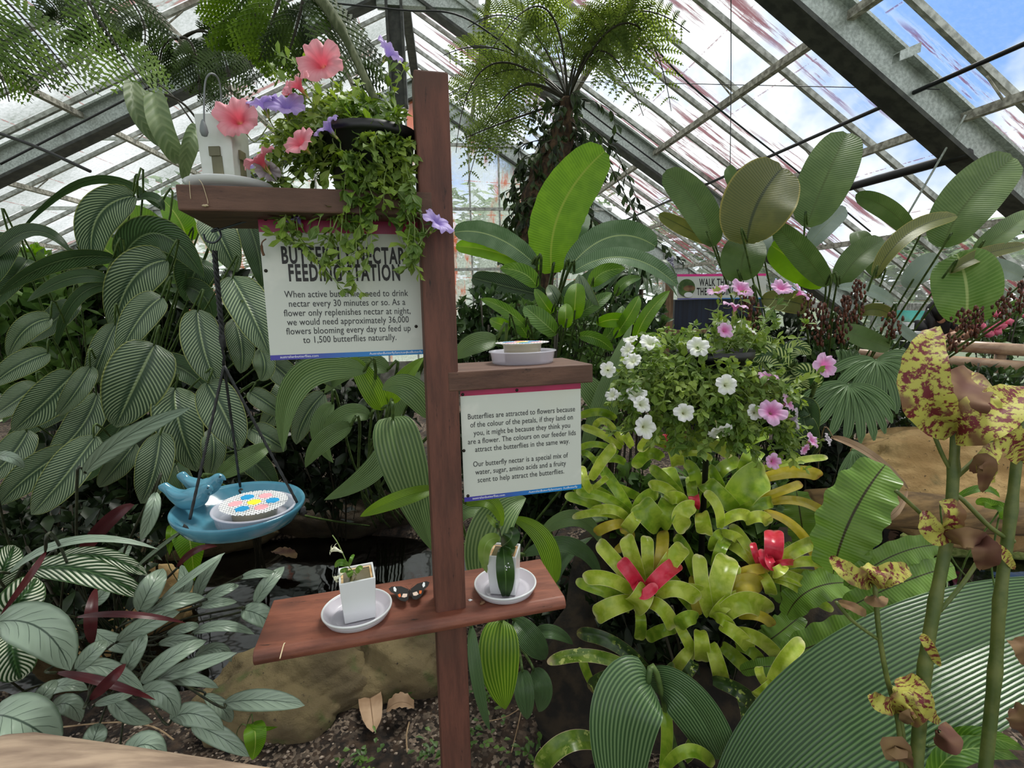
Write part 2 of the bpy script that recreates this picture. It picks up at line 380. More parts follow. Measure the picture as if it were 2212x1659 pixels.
cable('support_rod', 'slim grey rod slanting down from the near right rafter', 'rod', [P(2086, 248, 3.6), P(1960, 465, 3.6)], .007, M_STEEL)
cable('guy_wire', 'faint wire slanting off the roof joint at the top left', 'wire', [P(205, -10, 4), P(385, 82, 4.4)], .02, M_STEEL)
for (x, y, d, lb) in ((1945, 112, 3.0, 'small metal bracket sticking out of the near right rafter'), (92, 285, 5.6, 'small metal bracket sticking out of the left rafter')):
    mb = MB(); c = P(x, y, d); a = RT*.12; b = (UP*.35+RT*.9).normalized()
    box(mb, c, RT*.13+UP*.055, V((0, .05, 0)), V((0, 0, .006))); box(mb, c, RT*.13+UP*.055, V((0, .004, 0)), V((0, 0, -.05)))
    box(mb, c+V((0, .05, 0)), RT*.13+UP*.055, V((0, .004, 0)), V((0, 0, -.05)))
    tag(mb.build('rafter_bracket', M_STEEL, smooth=False), lb, 'bracket')

# ground, pond, outside
M_SOIL = noisy('damp_soil', hx(26, 19, 14), hx(58, 44, 32), 14., .95, 8., bs=.9, lo=.4, hi=.7)
def ground_mat():
    m, nt, b = base('soil_and_gravel', rough=.95); L = nt.links.new
    vo = nd(nt, 'ShaderNodeTexVoronoi', i_Scale=75.); tcn = nd(nt, 'ShaderNodeTexCoord'); L(tcn.outputs['Object'], vo.inputs['Vector'])
    sp = nd(nt, 'ShaderNodeSeparateColor'); L(vo.outputs['Color'], sp.inputs[0])
    peb = mx(nt, sp.outputs[0], hx(44, 35, 28), hx(150, 132, 114)); big = noise(nt, 2.2, 3.); det = noise(nt, 22., 6.)
    soil = mx(nt, ss(nt, det, .35, .7), hx(18, 13, 10), hx(66, 50, 37))
    f = mt(nt, 'MULTIPLY', ss(nt, sp.outputs[1], .45, .5), ss(nt, big, .42, .56))
    L(mx(nt, f, soil, peb), b.inputs['Base Color'])
    h = mt(nt, 'SUBTRACT', det, mt(nt, 'MULTIPLY', vo.outputs['Distance'], f)); bump(nt, b, h, .8, .02); return m
M_GRND = ground_mat()
mb = MB(); NX, NY = 130, 120
for j in range(NY+1):
    for i in range(NX+1):
        x = -6.5+12.1*i/NX; y = -.5+9.5*(j/NY)**1.35
        z = .03*sin(x*3.1+y)*cos(y*2.7)+.02*sin(x*9)*sin(y*8.3)
        dl = ((x+1.25)/1.45)**2+((y-2.75)/.72)**2; z -= .42*max(0, 1-dl)**.5 if dl < 1 else 0
        dr = ((x-3.1)/1.55)**2+((y-2.9)/1.35)**2; z -= .42*max(0, 1-dr)**.5 if dr < 1 else 0
        mb.v.append((x, y, z)); mb.uv.append((x, y))
for j in range(NY):
    for i in range(NX): a = j*(NX+1)+i; mb.f.append((a, a+1, a+NX+2, a+NX+1))
struct(mb.build('floor', M_GRND, loc=(0, 0, 0)))
M_WATER = base('dark_pond_water', hx(8, 7, 5), .04, Specular_IOR_Level=.5)
nt = M_WATER[1]; bump(nt, M_WATER[2], noise(nt, 7., 2.), .06, .02); M_WATER = M_WATER[0]
for (cx, cy, rx, ry, lb) in ((-1.25, 2.75, 1.45, .72, 'dark still pond water behind the lowest shelf'), (3.1, 2.9, 1.55, 1.35, 'dark pond water mirroring the sky beside the tan log')):
    mb = MB(); n = 48
    mb.add([(cx+rx*cos(2*pi*i/n), cy+ry*sin(2*pi*i/n), -.06) for i in range(n)], [tuple(range(n))])
    tag(mb.build('pond', M_WATER, smooth=False), lb, 'pond')
M_GRASS = noisy('lawn', hx(62, 76, 48), hx(96, 108, 76), 3., .9)
mb = MB(); box(mb, (-60, -30, -.6), (120, 0, 0), (0, 110, 0), (0, 0, .1)); struct(mb.build('floor', M_GRASS, smooth=False))
M_TREE = leafmat('outside_foliage', hx(84, 112, 66), hx(130, 158, 98), 'plain', trans=.25, rough=.6)
M_BARK = noisy('bark', hx(70, 58, 46), hx(110, 96, 80), 12., .95, bs=.6)
def outside_tree(x, y, h, r, label, n=2600):
    t = thing('garden_tree', label, 'tree', (x, y, -.5), 'trees outside the glass'); rr = random.Random(int(x*7+y))
    mb = MB(); tube(mb, [(x, y, -.5), (x+.1, y, h*.4), (x, y+.1, h*.8)], [.22, .16, .06], 8); mb.build('trunk', M_BARK, t)
    mb = MB()
    for i in range(n):
        a = rr.uniform(0, 2*pi); q = rr.uniform(-1, 1); s = sqrt(1-q*q); k = rr.uniform(.75, 1.05)*(1+.25*sin(a*3)*cos(q*4))
        c = V((x+r*k*s*cos(a), y+r*k*s*sin(a), h*.62+h*.4*k*q)); a2 = rr.uniform(0, 6.3); d = V((cos(a2), sin(a2), rr.uniform(-.6, .3)))*.2; e_ = d.cross(V((rr.uniform(-1, 1), rr.uniform(-1, 1), 1))).normalized()*.07
        mb.add([c-d, c-e_, c+d, c+e_], [(0, 1, 2, 3)])
    mb.build('crown', M_TREE, t)
for (x, y, h, r, lb) in ((1.5, 14, 4.2, 2.4, 'leafy tree seen green through the gable glass'), (7.5, 13.5, 4.2, 2.2, 'tree outside beyond the far right corner of the glasshouse'),
        (-5, 14, 4.4, 2.4, 'tree outside behind the gable on the left'), (10, 9, 2.7, 1.9, 'bushy tree outside beyond the right side wall'), (10.5, 4, 2.6, 1.8, 'tree outside at the far right edge behind the side glass'),
        (4.5, 22, 6.5, 3, 'tall tree outside far behind the tree fern')):
    outside_tree(x, y, h, r, lb)

# ---------------------------------------------------------------- the timber feeding station
H3 = ray(5385, 553).normalized(); V3 = -ray(1261, 8623).normalized()
V3 = (V3-H3*V3.dot(H3)).normalized(); W3 = V3.cross(H3).normalized()
if W3.dot(FW) < 0: W3 = -W3
SP = P(985, 800, 1.06)
def S(h, v, w=0): return SP+H3*h+V3*v+W3*w          # across, up, away from the camera
def sbox(mb, h0, h1, v0, v1, w0, w1): return box(mb, S(h0, v0, w0), H3*(h1-h0), W3*(w1-w0), V3*(v1-v0))
def spix(x, y, w=0):                                 # the point of the station's plane w behind its front seen at (x, y)
    r = ray(x, y); p0 = SP+W3*w; t = (p0-O).dot(W3)/r.dot(W3); return O+r*t
def sshelf(x, y, v):
    r = ray(x, y); p0 = SP+V3*v; t = (p0-O).dot(V3)/r.dot(V3); return O+r*t
def wood_mat(name, c1, c2, c3, st, rough=.65, bs=.5):
    m, nt, b = base(name, c1, rough); L = nt.links.new
    g = noise(nt, 1., 7., stretch=st, rough=.7); big = noise(nt, 4., 3.); pit = noise(nt, 1., 4., stretch=tuple(s*2.2 for s in st), rough=.8)
    c = mx(nt, ss(nt, g, .3, .7), c1, c2); c = mx(nt, ss(nt, big, .5, .72), c, c3)
    L(mx(nt, ss(nt, pit, .62, .72), c, hx(38, 24, 18)), b.inputs['Base Color'])
    bump(nt, b, g, bs, .004); return m
M_POST = wood_mat('stained_post_wood', hx(78, 46, 37), hx(112, 68, 54), hx(86, 57, 45), (38, 38, 5))
M_BEAM = wood_mat('rough_shelf_wood', hx(74, 49, 39), hx(108, 77, 62), hx(84, 58, 44), (6, 38, 38))
M_PLANK = wood_mat('red_decking_wood', hx(106, 60, 46), hx(146, 88, 68), hx(88, 54, 44), (5, 30, 30), .5, .3)
st = thing('feeding_station', 'dark red-brown timber post with three crossing shelves standing in the soil', 'stand', S(-.05, -1.5, .04))
def pt(h, v, w): return S(h+.012*v, v, w)            # the post leans a hair
LV = -.553
for (a, b, h0, h1) in ((.369, .60, -.064, .005), (-.001, .318, -.064, .005), (.318, .369, -.035, .005), (-.045, -.001, -.064, -.019), (LV, -.045, -.064, .005), (-1.5, LV-.04, -.064, .005)):
    pass
mb = MB()
prof = [(-1.5, 0), (.60, 0)]
box(mb, pt(-.064, -1.5, 0), pt(.005, -1.5, 0)-pt(-.064, -1.5, 0), W3*.068, pt(-.064, .6, 0)-pt(-.064, -1.5, 0))
po = mb.build('post', M_POST, st, smooth=False, bevel=.004)
def cutter(h0, h1, v0, v1, w0, w1):                  # housings sawn into the post
    c = MB(); sbox(c, h0, h1, v0, v1, w0, w1); return c
for nm, args, m in (('upper_shelf', (-.495, -.033, .322, .368, -.0015, .185), M_BEAM), ('side_shelf', (-.018, .318, -.046, -.003, -.0015, .20), M_BEAM)):
    mb = MB(); sbox(mb, *args); mb.build(nm, m, st, smooth=False, bevel=.003)
mb = MB(); R_ = []                                   # lower plank with rounded front edge
pr = [(.17, 0), (.17, -.034), (-.018, -.034), (-.028, -.028), (-.032, -.018), (-.029, -.007), (-.02, 0)]
vs = [S(h, LV+q[1], q[0]) for h in (-.447, .232) for q in pr]; n = len(pr)
mb.add(vs, [tuple(range(n)), tuple(range(n, 2*n))[::-1]]+[(i, i+n, (i+1) % n+n, (i+1) % n) for i in range(n)])
mb.build('lower_shelf', M_PLANK, st, smooth=False, bevel=.0025)
mb = MB(); sbox(mb, -.30, -.20, LV-.055, LV-.035, .03, .06); mb.build('bracket', M_POST, st, smooth=False)

# signs
M_BLACKT = base('black_lettering', hx(26, 22, 22), .5)[0]
M_GREYT = base('dark_grey_lettering', hx(44, 44, 48), .5)[0]
M_WHITET = base('white_lettering', hx(235, 238, 245), .5)[0]
M_MAG = noisy('magenta_band', hx(150, 14, 70), hx(172, 26, 84), 9., .35)
M_MAGB = base('bright_magenta_band', hx(226, 40, 140), .4)[0]
def signboard_mat():
    m, nt, b = base('off_white_print', hx(206, 208, 196), .32)
    f = noise(nt, 7., 4.); g = noise(nt, 2.5, 2.)
    c = mx(nt, ss(nt, f, .55, .62), hx(204, 208, 200), hx(214, 216, 208)); c = mx(nt, ss(nt, g, .5, .75), c, hx(206, 204, 178))
    nt.links.new(c, b.inputs['Base Color']); return m
M_SIGN = signboard_mat()
def blue_mat():
    m, nt, b = base('blue_gradient_print', hx(30, 110, 190), .35); u, v, _ = uvs(nt)
    nt.links.new(mx(nt, ss(nt, u, .1, .75), hx(66, 58, 160), hx(18, 128, 200)), b.inputs['Base Color']); return m
M_BLUE = blue_mat()
M_SCREW = base('dark_screw', hx(50, 46, 42), .4, Metallic=.8)[0]
def text_mesh(lines, org_, hx_, vx_, nrm, name, m, parent, off=0., sx=1., spacing=1.):
    mb = MB()
    for (s, u, v, size) in lines:                    # s centred on u with baseline v
        cu = bpy.data.curves.new('t', 'FONT'); cu.body = s; cu.size = size; cu.align_x = 'CENTER'; cu.offset = off*size; cu.resolution_u = 3; cu.space_character = spacing
        to = bpy.data.objects.new('t', cu); col.objects.link(to)
        dg = bpy.context.evaluated_depsgraph_get(); me = bpy.data.meshes.new_from_object(to.evaluated_get(dg))
        mb.add([org_+hx_*(u+p.co.x*sx)+vx_*(v+p.co.y)+nrm*.0006 for p in me.vertices], [tuple(f.vertices) for f in me.polygons])
        bpy.data.objects.remove(to); bpy.data.meshes.remove(me); bpy.data.curves.remove(cu)
    return mb.build(name, m, parent, smooth=False)
def sign(name, label, c4, top, bot, body, head, foot, dots, mag=M_MAG, tsz=1.):
    TL, TR, BR, BL = c4; hxv = ((TR-TL)+(BR-BL)).normalized(); vv = ((TL-BL)+(TR-BR)); vv = (vv-hxv*vv.dot(hxv)).normalized()
    w_ = ((TR-TL).length+(BR-BL).length)/2; h_ = ((TL-BL).length+(TR-BR).length)/2; C = (TL+TR+BL+BR)/4; o = C-hxv*w_/2-vv*h_/2
    nr = hxv.cross(vv)
    if nr.dot(FW) > 0: nr = -nr
    t = thing(name, label, 'sign', C-vv*h_/2)
    mb = MB(); box(mb, o-nr*.004, hxv*w_, vv*h_, nr*.004); mb.build('panel', M_SIGN, t, smooth=False)
    if top:
        mb = MB(); box(mb, o+vv*(h_-top)-nr*.0002, hxv*w_, vv*top, nr*.0006); mb.build('top_band', mag, t, smooth=False)
    if bot:
        mb = MB(); a = o+nr*.0005; mb.add([a, a+hxv*w_, a+hxv*w_+vv*bot, a+vv*bot], [(0, 1, 2, 3)], [(0, 0), (1, 0), (1, 1), (0, 1)]); mb.build('bottom_band', M_BLUE, t, smooth=False)
    if head: text_mesh([(s, u*w_, v*h_, z*h_) for s, u, v, z in head], o, hxv, vv, nr, 'heading', M_BLACKT, t, off=.032, sx=.50, spacing=1.16)
    if body: text_mesh([(s, u*w_, v*h_, z*h_) for s, u, v, z in body], o, hxv, vv, nr, 'body_text', M_GREYT, t, off=.004, sx=.80*tsz, spacing=1.03)
    for s, u, v, z in foot or []: text_mesh([(s, u*w_, v*h_, z*h_)], o, hxv, vv, nr+nr*.2, 'footer_text', M_WHITET, t, sx=1)
    for (u, v) in dots:
        mb = MB(); lathe(mb, o+hxv*w_*u+vv*h_*v, nr, [(0, .002), (.0028, .002), (.0036, .0006), (.0038, -.001)], 12); mb.build('screw', M_SCREW, t)
    return t
w1 = .075
sign('feeding_station_sign', 'white sign headed BUTTERFLY NECTAR FEEDING STATION hanging under the upper shelf', [spix(555, 462, w1), spix(906, 470, w1), spix(910.3, 765.4, w1), spix(585.4, 778, w1)],
    .036, .0105,
    [('When active butterflies need to drink', .515, .436, .067), ('nectar every 30 minutes or so. As a', .515, .371, .067), ('flower only replenishes nectar at night,', .515, .306, .067),
     ('we would need approximately 36,000', .515, .242, .067), ('flowers blooming every day to feed up', .515, .178, .067), ('to 1,500 butterflies naturally.', .515, .114, .067)],
    [('BUTTERFLY NECTAR', .51, .672, .160), ('FEEDING STATION', .51, .552, .160)],
    [('australianbutterflies.com', .18, .012, .026), ('AustralianButterflySanctuary', .76, .012, .024), ('AusButterfly', .935, .012, .024)],
    [(.045, .965), (.02, .62), (.957, .21)])
w2 = .012
sign('nectar_recipe_sign', 'white sign starting Butterflies are attracted to flowers, under the right shelf', [spix(997, 843, w2), spix(1257, 826, w2), spix(1253, 1055.6, w2), spix(1000, 1084, w2)],
    .014, .0105,
    [('Butterflies are attracted to flowers because', .5, .74, .068), ('of the colour of the petals, if they land on', .5, .666, .068), ('you, it might be because they think you', .5, .592, .068), ('are a flower. The colours on our feeder lids', .5, .518, .068),
     ('attract the butterflies in the same way.', .5, .444, .068), ('Our butterfly nectar is a special mix of', .48, .312, .068), ('water, sugar, amino acids and a fruity', .48, .238, .068), ('scent to help attract the butterflies.', .48, .164, .068)],
    None, [('australianbutterflies.com', .2, .014, .03), ('AustralianButterflySanctuary', .68, .014, .028), ('AusButterfly', .90, .014, .028)],
    [(.02, .96), (.455, .968), (.012, .465), (.03, .052)], tsz=1.0)

# ---------------------------------------------------------------- crockery on the shelves
M_CER = base('white_glazed_ceramic', hx(226, 228, 230), .18)[0]
M_CERD = noisy('aged_white_ceramic', hx(206, 210, 206), hx(184, 190, 178), 9., .25)
M_OLIVE = noisy('olive_stained_panel', hx(96, 94, 70), hx(122, 118, 88), 12., .5)
M_GOLD = noisy('dried_nectar_rim', hx(190, 142, 84), hx(226, 196, 150), 40., .5)
M_MURK = noisy('murky_nectar', hx(92, 84, 62), hx(112, 102, 78), 10., .12)
def plastic(name, c, a, rough=.2):
    m, nt, b = base(name, c, rough); tp = nd(nt, 'ShaderNodeBsdfTransparent'); ms = nd(nt, 'ShaderNodeMixShader', x0=a)
    nt.links.new(tp.outputs[0], ms.inputs[1]); nt.links.new(b.outputs[0], ms.inputs[2]); nt.links.new(ms.outputs[0], nt.nodes['Material Output'].inputs[0]); return m
M_TUB = plastic('milky_clear_plastic', hx(226, 224, 236), .50, .12)
M_TUBI = plastic('clear_yellowish_plastic', hx(214, 206, 180), .6, .12)
M_SAU = plastic('frosted_saucer_plastic', hx(222, 218, 228), .72, .15)
def saucer(label, c, ax, r, m=None, group=None, name='saucer'):
    t = thing(name, label, 'saucer', c, group)
    mb = MB(); lathe(mb, c, ax, [(0, .001), (r*.62, .001), (r*.66, .004), (r*.72, .002), (r*.80, .003), (r*.93, .019), (r*.985, .0215), (r, .0205), (r*.995, .017), (r*.90, .004), (r*.82, 0), (0, 0)], 56)
    mb.build('dish', m or M_SAU, t)
    mb = MB(); lathe(mb, c, ax, [(r*.945, .0195), (r*.96, .0222), (r*.985, .0228), (r*1.005, .021), (r*1.0, .0175), (r*.965, .018), (r*.945, .0195)], 56); mb.build('rim', M_CER, t)
    return t
def square_vase(label, c, ax, s1, s2, hgt, rot, m=M_CER, liquid=True, wins=False, name='square_vase', group=None):
    c = V(c); ax = V(ax).normalized(); a = (H3*cos(rot)+W3*sin(rot)); a = (a-ax*a.dot(ax)).normalized(); b = ax.cross(a)
    t = thing(name, label, 'vase', c, group)
    def ring(s, h): return [c+ax*h+a*(s*x)+b*(s*y) for x, y in ((-1, -1), (1, -1), (1, 1), (-1, 1))]
    mb = MB(); prof = [(s1, 0), (s2, hgt), (s2-.0045, hgt), (s2-.0055, hgt-.014), (0.0005, hgt-.0145)]
    vs = []
    for s, h in prof: vs += ring(s, h)
    fs = [(0, 1, 2, 3)]+[(4*i+j, 4*i+4+j, 4*i+4+(j+1) % 4, 4*i+(j+1) % 4) for i in range(len(prof)-1) for j in range(4)]
    mb.add(vs, fs); mb.build('body', m, t, smooth=False, bevel=.0018)
    if liquid:
        mb = MB(); s = s2-.005; vs = ring(s, hgt-.005)+ring(s-.0045, hgt-.0055)
        mb.add(vs, [(j, (j+1) % 4, 4+(j+1) % 4, 4+j) for j in range(4)]); mb.build('stained_rim', M_GOLD, t, smooth=False)
        mb = MB(); mb.add(ring(s-.0045, hgt-.007), [(0, 1, 2, 3)]); mb.build('nectar', M_MURK, t, smooth=False)
    if wins:
        for q in range(4):
            A = [a, b, -a, -b][q]; B = [b, -a, -b, a][q]; sg = (s1+s2)/2
            mb = MB(); box(mb, c+A*(sg-.001)-B*.009+ax*.004, B*.020, ax*hgt*.42, A*.0022); mb.build('window', M_OLIVE, t, smooth=False)
            mb = MB(); box(mb, c+A*(sg-.001)-B*.0115+ax*(.004+hgt*.42), B*.021, ax*hgt*.12, A*.005); mb.build('hood', M_OLIVE, t, smooth=False)
    return t, a, b
sA = sshelf(773, 1330, LV); sB = sshelf(1092, 1275, LV)
saucer('frosted plastic saucer left of the post holding the vase with white flowers', sA+V3*.001, V3, .077)
saucer('frosted plastic saucer at the right end of the lowest shelf', sB+V3*.001, V3, .076)
vA, aA, bA = square_vase('white square vase holding the white flower sprig, left of the post', sA+V3*.004+W3*.004+H3*.004, V3, .033, .0385, .098, radians(6))
vB, aB, bB = square_vase('white square vase behind the dark hanging leaf, right of the post', sB+V3*.004+W3*.004, V3, .031, .036, .100, radians(-24))
UV_ = .368
sC = S(-.425, UV_+.001, .08)
t = thing('plate', 'shallow white plate overhanging the left end of the upper shelf', 'plate', sC)
mb = MB(); lathe(mb, sC, V3, [(0, 0), (.048, 0), (.068, .013), (.079, .020), (.0805, .0185), (.068, .009), (.049, .004), (0, .004)], 56); mb.build('dish', M_CER, t)
vC, aC, bC = square_vase('weathered white square vase with olive window panels on the upper shelf', sC+V3*.0045+W3*.012-H3*.006, V3, .031, .034, .142, radians(-14), M_CERD, False, True)
M_HOOKG = base('grey_coated_wire', hx(120, 126, 128), .5)[0]
t = thing('dropper_hook', 'grey bent wire with a small bulb hanging in front of the olive-windowed vase', 'hook', S(-.4, .5, .03))
pw = .035
mb = MB(); tube(mb, spline([spix(478, 270, .11), spix(477, 200, .09), spix(470, 168, .06), spix(455, 159, pw), spix(444, 175, pw), spix(441, 215, pw), spix(441, 266, pw)], 6), [.0016]*36+[.0021], 7); mb.build('wire', M_HOOKG, t)
mb = MB(); lathe(mb, spix(442, 296, pw), V3, [(0, 0), (.005, .002), (.0075, .009), (.006, .019), (.0035, .027), (.0015, .031)], 9); mb.build('bulb', M_HOOKG, t)

# nectar feeders: tub, pot and flowered mesh lid
M_MESHW = base('white_mesh_plastic', hx(240, 240, 240), .4)[0]
M_DB = base('blue_lid_patch', hx(36, 152, 208), .4)[0]; M_DP = base('pink_lid_patch', hx(240, 170, 178), .4)[0]; M_DY = base('yellow_lid_patch', hx(250, 228, 60), .4)[0]
def feeder(label, c, ax, r, lidoff, rot, zs=1., hk_=1.2):
    c = V(c); ax = V(ax).normalized(); s, b = frame_of(ax, V((0, 1, 0)))
    t = thing('nectar_feeder', label, 'feeder', c)
    mb = MB(); h = .030*zs
    lathe(mb, c, ax, [(0, .001), (r*.86, .001), (r*.90, .004), (r*.94, h*.8), (r*.95, h*.82), (r*.97, h), (r*1.02, h), (r*1.03, h-.002), (r*1.02, h-.003), (r*.975, h-.003), (r*.92, .0), (0, 0)], 56); mb.build('outer_tub', M_TUB, t)
    c2 = c+s*lidoff[0]+b*lidoff[1]; h2 = h*hk_; r2 = r*.60
    mb = MB(); lathe(mb, c2, ax, [(0, .002), (r2*.9, .002), (r2*.96, h2-.004), (r2*1.04, h2-.003), (r2*1.04, h2), (r2*.98, h2), (r2*.86, .003), (0, .003)], 48); mb.build('inner_pot', M_TUBI, t)
    mb = MB(); disc(mb, c2+ax*h2*.6, ax, r2*.9, 40); mb.build('nectar', M_MURK, t, smooth=False)
    lt = c2+ax*(h2+.001); rl = r*.80; lid = MB()
    u = s*cos(rot)+b*sin(rot); v = ax.cross(u); g = rl/9.5; th = g*.19
    for d1, d2 in ((u, v), (v, u)):
        for q in range(-9, 10):
            o_ = q*g; L_ = sqrt(max(0, (rl*1.02)**2-o_*o_))
            if L_ < g: continue
            box(lid, lt+d2*(o_-th)-d1*L_, d1*2*L_, d2*2*th, ax*.0012)
    lo = lid.build('mesh_lid', M_MESHW, t, smooth=False)
    for q in range(7):
        if q == 6: pc, mm_, nm = lt, M_DY, 'yellow_patch'
        else: a_ = q*pi/3+rot+.3; pc = lt+(s*cos(a_)+b*sin(a_))*rl*.56; mm_ = (M_DB, M_DP)[q % 2]; nm = ('blue_patch', 'pink_patch')[q % 2]
        mb = MB(); lathe(mb, pc, ax, [(0, .0021), (rl*.22, .0021), (rl*.235, .001), (rl*.235, -.0002)], 6); mb.build(nm, mm_, lo, smooth=False)
    return t
feeder('clear round nectar feeder with flower-patterned white lid on the right shelf', sshelf(1129, 783, -.003)+V3*.0005, V3, .082, (0, .0), .2, 1., 1.6)

# ---------------------------------------------------------------- hanging bird bath
hk = S(-.398, .322, .10)
DC = P(519, 1088, hk.y*1.0/ray(519, 1106).y)         # straight under the hook
M_GLAZE = noisy('teal_blue_glaze', hx(84, 140, 160), hx(62, 116, 138), 8., .12)
dax = (UP*.955+FW*-.10-RT*.10+V((0, 0, .25))).normalized()
dax = (V((0, 0, 1))+RT*.055-V((0, 1, 0))*.0).normalized()
RD = .136
bb = thing('bird_bath', 'glossy teal bird bath dish with two ceramic birds, hung on black cords', 'bird bath', DC-dax*.05)
mb = MB(); lathe(mb, DC, dax, [(0, -.040), (RD*.55, -.036), (RD*.80, -.022), (RD*.93, -.003), (RD*.985, .002), (RD, -.002), (RD*.985, -.010), (RD*.86, -.036), (RD*.62, -.052), (RD*.35, -.058), (0, -.058)], 72); mb.build('dish', M_GLAZE, bb)
def dring(a, r=RD, h=0.): s, b = frame_of(dax, V((0, 1, 0))); return DC+(s*cos(a)+b*sin(a))*r+dax*h
def onrim(x, y, h=0.): r = ray(x, y); p0 = DC+dax*h; return O+r*((p0-O).dot(dax)/r.dot(dax))
M_CORD = noisy('black_cord', hx(14, 15, 16), hx(38, 40, 42), 120., .6)
knot = DC+(hk-DC)*.63
K = knot; K = P(481, 735, (knot-O).dot(FW)); K2 = P(484, 790, (knot-O).dot(FW))
rims = [onrim(410, 1122), onrim(519, 1052), onrim(642, 1086)]
mb = MB()
for rp_ in rims:
    pts = [K2+(rp_-K2)*(i/30) for i in range(31)]; tube(mb, pts, [.0028+.0006*(i % 2) for i in range(31)], 6)
    tube(mb, [K+(K2-K)*(i/6)+RT*.002*sin(i*2) for i in range(7)], .003, 6)
for q in range(3):
    pts = [P(463+ (481-463)*i/24, 542+(735-542)*i/24, (hk-O).dot(FW)*(1-i/24)+(K-O).dot(FW)*i/24)+RT*.0035*cos(i*1.3+q*2.1)+FW*.0035*sin(i*1.3+q*2.1) for i in range(25)]
    tube(mb, pts, .0027, 6)
mb.build('cord', M_CORD, bb)
for q, rp_ in enumerate(rims):
    out_ = (rp_-DC).normalized(); mb = MB(); blob(mb, rp_+out_*(.012)-dax*.020, .009, .009, .010, q, .35, 10, 8); mb.build('knot', M_CORD, bb)
mb = MB(); blob(mb, K, .006, .006, .02, 4, .25, 10, 8); mb.build('knot', M_CORD, bb)
mb = MB(); tube(mb, spline([hk+V3*.004, P(461, 500, (hk-O).dot(FW)), P(470, 493, (hk-O).dot(FW)), P(477, 510, (hk-O).dot(FW)), P(463, 524, (hk-O).dot(FW)), P(445, 520, (hk-O).dot(FW)), P(440, 506, (hk-O).dot(FW))], 6), .0022, 7); mb.build('hook', base('steel_hook', hx(70, 76, 80), .3, Metallic=.8)[0], bb)
def skin_body(name, m, parent, nodes, edges, sub=2):
    o0 = org(parent); me = bpy.data.meshes.new(name); me.from_pydata([V(q[0])-o0 for q in nodes], edges, []); ob = bpy.data.objects.new(name, me); col.objects.link(ob); ob.parent = parent; ORG[ob.name] = o0
    me.materials.append(m); s = ob.modifiers.new('s', 'SKIN'); s.use_smooth_shade = True
    for i, q in enumerate(nodes):
        r = q[1]; r = r if isinstance(r, tuple) else (r, r); me.skin_vertices[0].data[i].radius = r
    me.skin_vertices[0].data[0].use_root = True
    b = ob.modifiers.new('u', 'SUBSURF'); b.levels = sub; b.render_levels = sub; return ob
dd = (DC-O).dot(FW)
M_BEAK = base('glazed_eye', hx(30, 60, 74), .2)[0]
for pts, s in (([(350, 1046, 7), (353, 1050, 10), (364, 1058, 10.5), (382, 1071, 15), (404, 1078, 22), (427, 1073, 22), (440, 1063, 15), (447, 1057, 12.5), (455, 1057, 7), (460, 1060, 1)], -.01),
               ([(389, 1022, 7), (392, 1026, 10), (402, 1036, 10.5), (418, 1046, 15), (438, 1054, 20), (456, 1048, 19), (466, 1039, 14.5), (473, 1033, 12), (481, 1033, 6.5), (488, 1037, 1)], .05)):
    mb = MB(); sp_ = spline([P(p[0], p[1], dd*.985+s) for p in pts], 5); rs = spline([(p[2]*dd/F, 0, 0) for p in pts], 5); tube(mb, sp_, [max(.0006, q.x) for q in rs], 20)
    bd = mb.build('ceramic_bird', M_GLAZE, bb); hd = P(pts[7][0]+2, pts[7][1]-3, dd*.985+s-.012*dd); mb = MB(); blob(mb, hd, .0024, .0024, .0024, 0, 0, 8, 6); mb.build('eye', M_BEAK, bd)
    for q in (-1, 1):
        mb = MB(); w0 = [P(pts[k][0], pts[k][1], dd*.985+s) for k in (5, 4, 3, 2)]; o_ = (FW*q*.8+UP*.35)
        tube(mb, spline([p_+o_*(pts[k][2]*dd/F*.80) for p_, k in zip(w0, (5, 4, 3, 2))], 5), [.003+.0075*sin(pi*min(1, .1+i/16)) for i in range(16)], 10); mb.build('wing', M_GLAZE, bd)
feeder('nectar feeder with blue, pink and yellow mesh lid sitting in the bird bath', DC-dax*.030+RT*.028+V((0, -.01, 0))+RT*.008, dax, .084, (.0, .0), .55, 1.0)

# ---------------------------------------------------------------- butterfly on the lowest shelf
M_WING = base('black_wing', hx(20, 17, 17), .7)[0]; M_WW = base('white_wing_patch', hx(232, 236, 240), .6)[0]; M_WO = base('orange_wing_patch', hx(224, 110, 48), .6)[0]; M_WC = base('cream_wing_patch', hx(236, 212, 196), .6)[0]
BC = sshelf(886, 1290, LV)+V3*.012
bt = thing('butterfly', 'black butterfly with white and orange wing spots on the lowest shelf', 'butterfly', BC)
mb = MB(); tube(mb, [BC-W3*.018, BC-W3*.008, BC+W3*.004, BC+W3*.012], [.0012, .0024, .003, .0015], 8)
for q in (-1, 1): tube(mb, [BC+W3*.012, BC+W3*.024+H3*.009*q+V3*.005], .0003, 4)
mb.build('body', M_WING, bt)
def wing(pts, q, m, lift, nm, par=bt, e=0.): 
    mb = MB(); vs = [BC+H3*(x*q*.95)+W3*(y*1.35)+V3*(abs(x)*lift+e+.003) for x, y in [(1.3*x_, 1.3*y_) for x_, y_ in pts]]; mb.add(vs, [tuple(range(len(vs)))]); return mb.build(nm, m, par, smooth=False, solid=.0003)
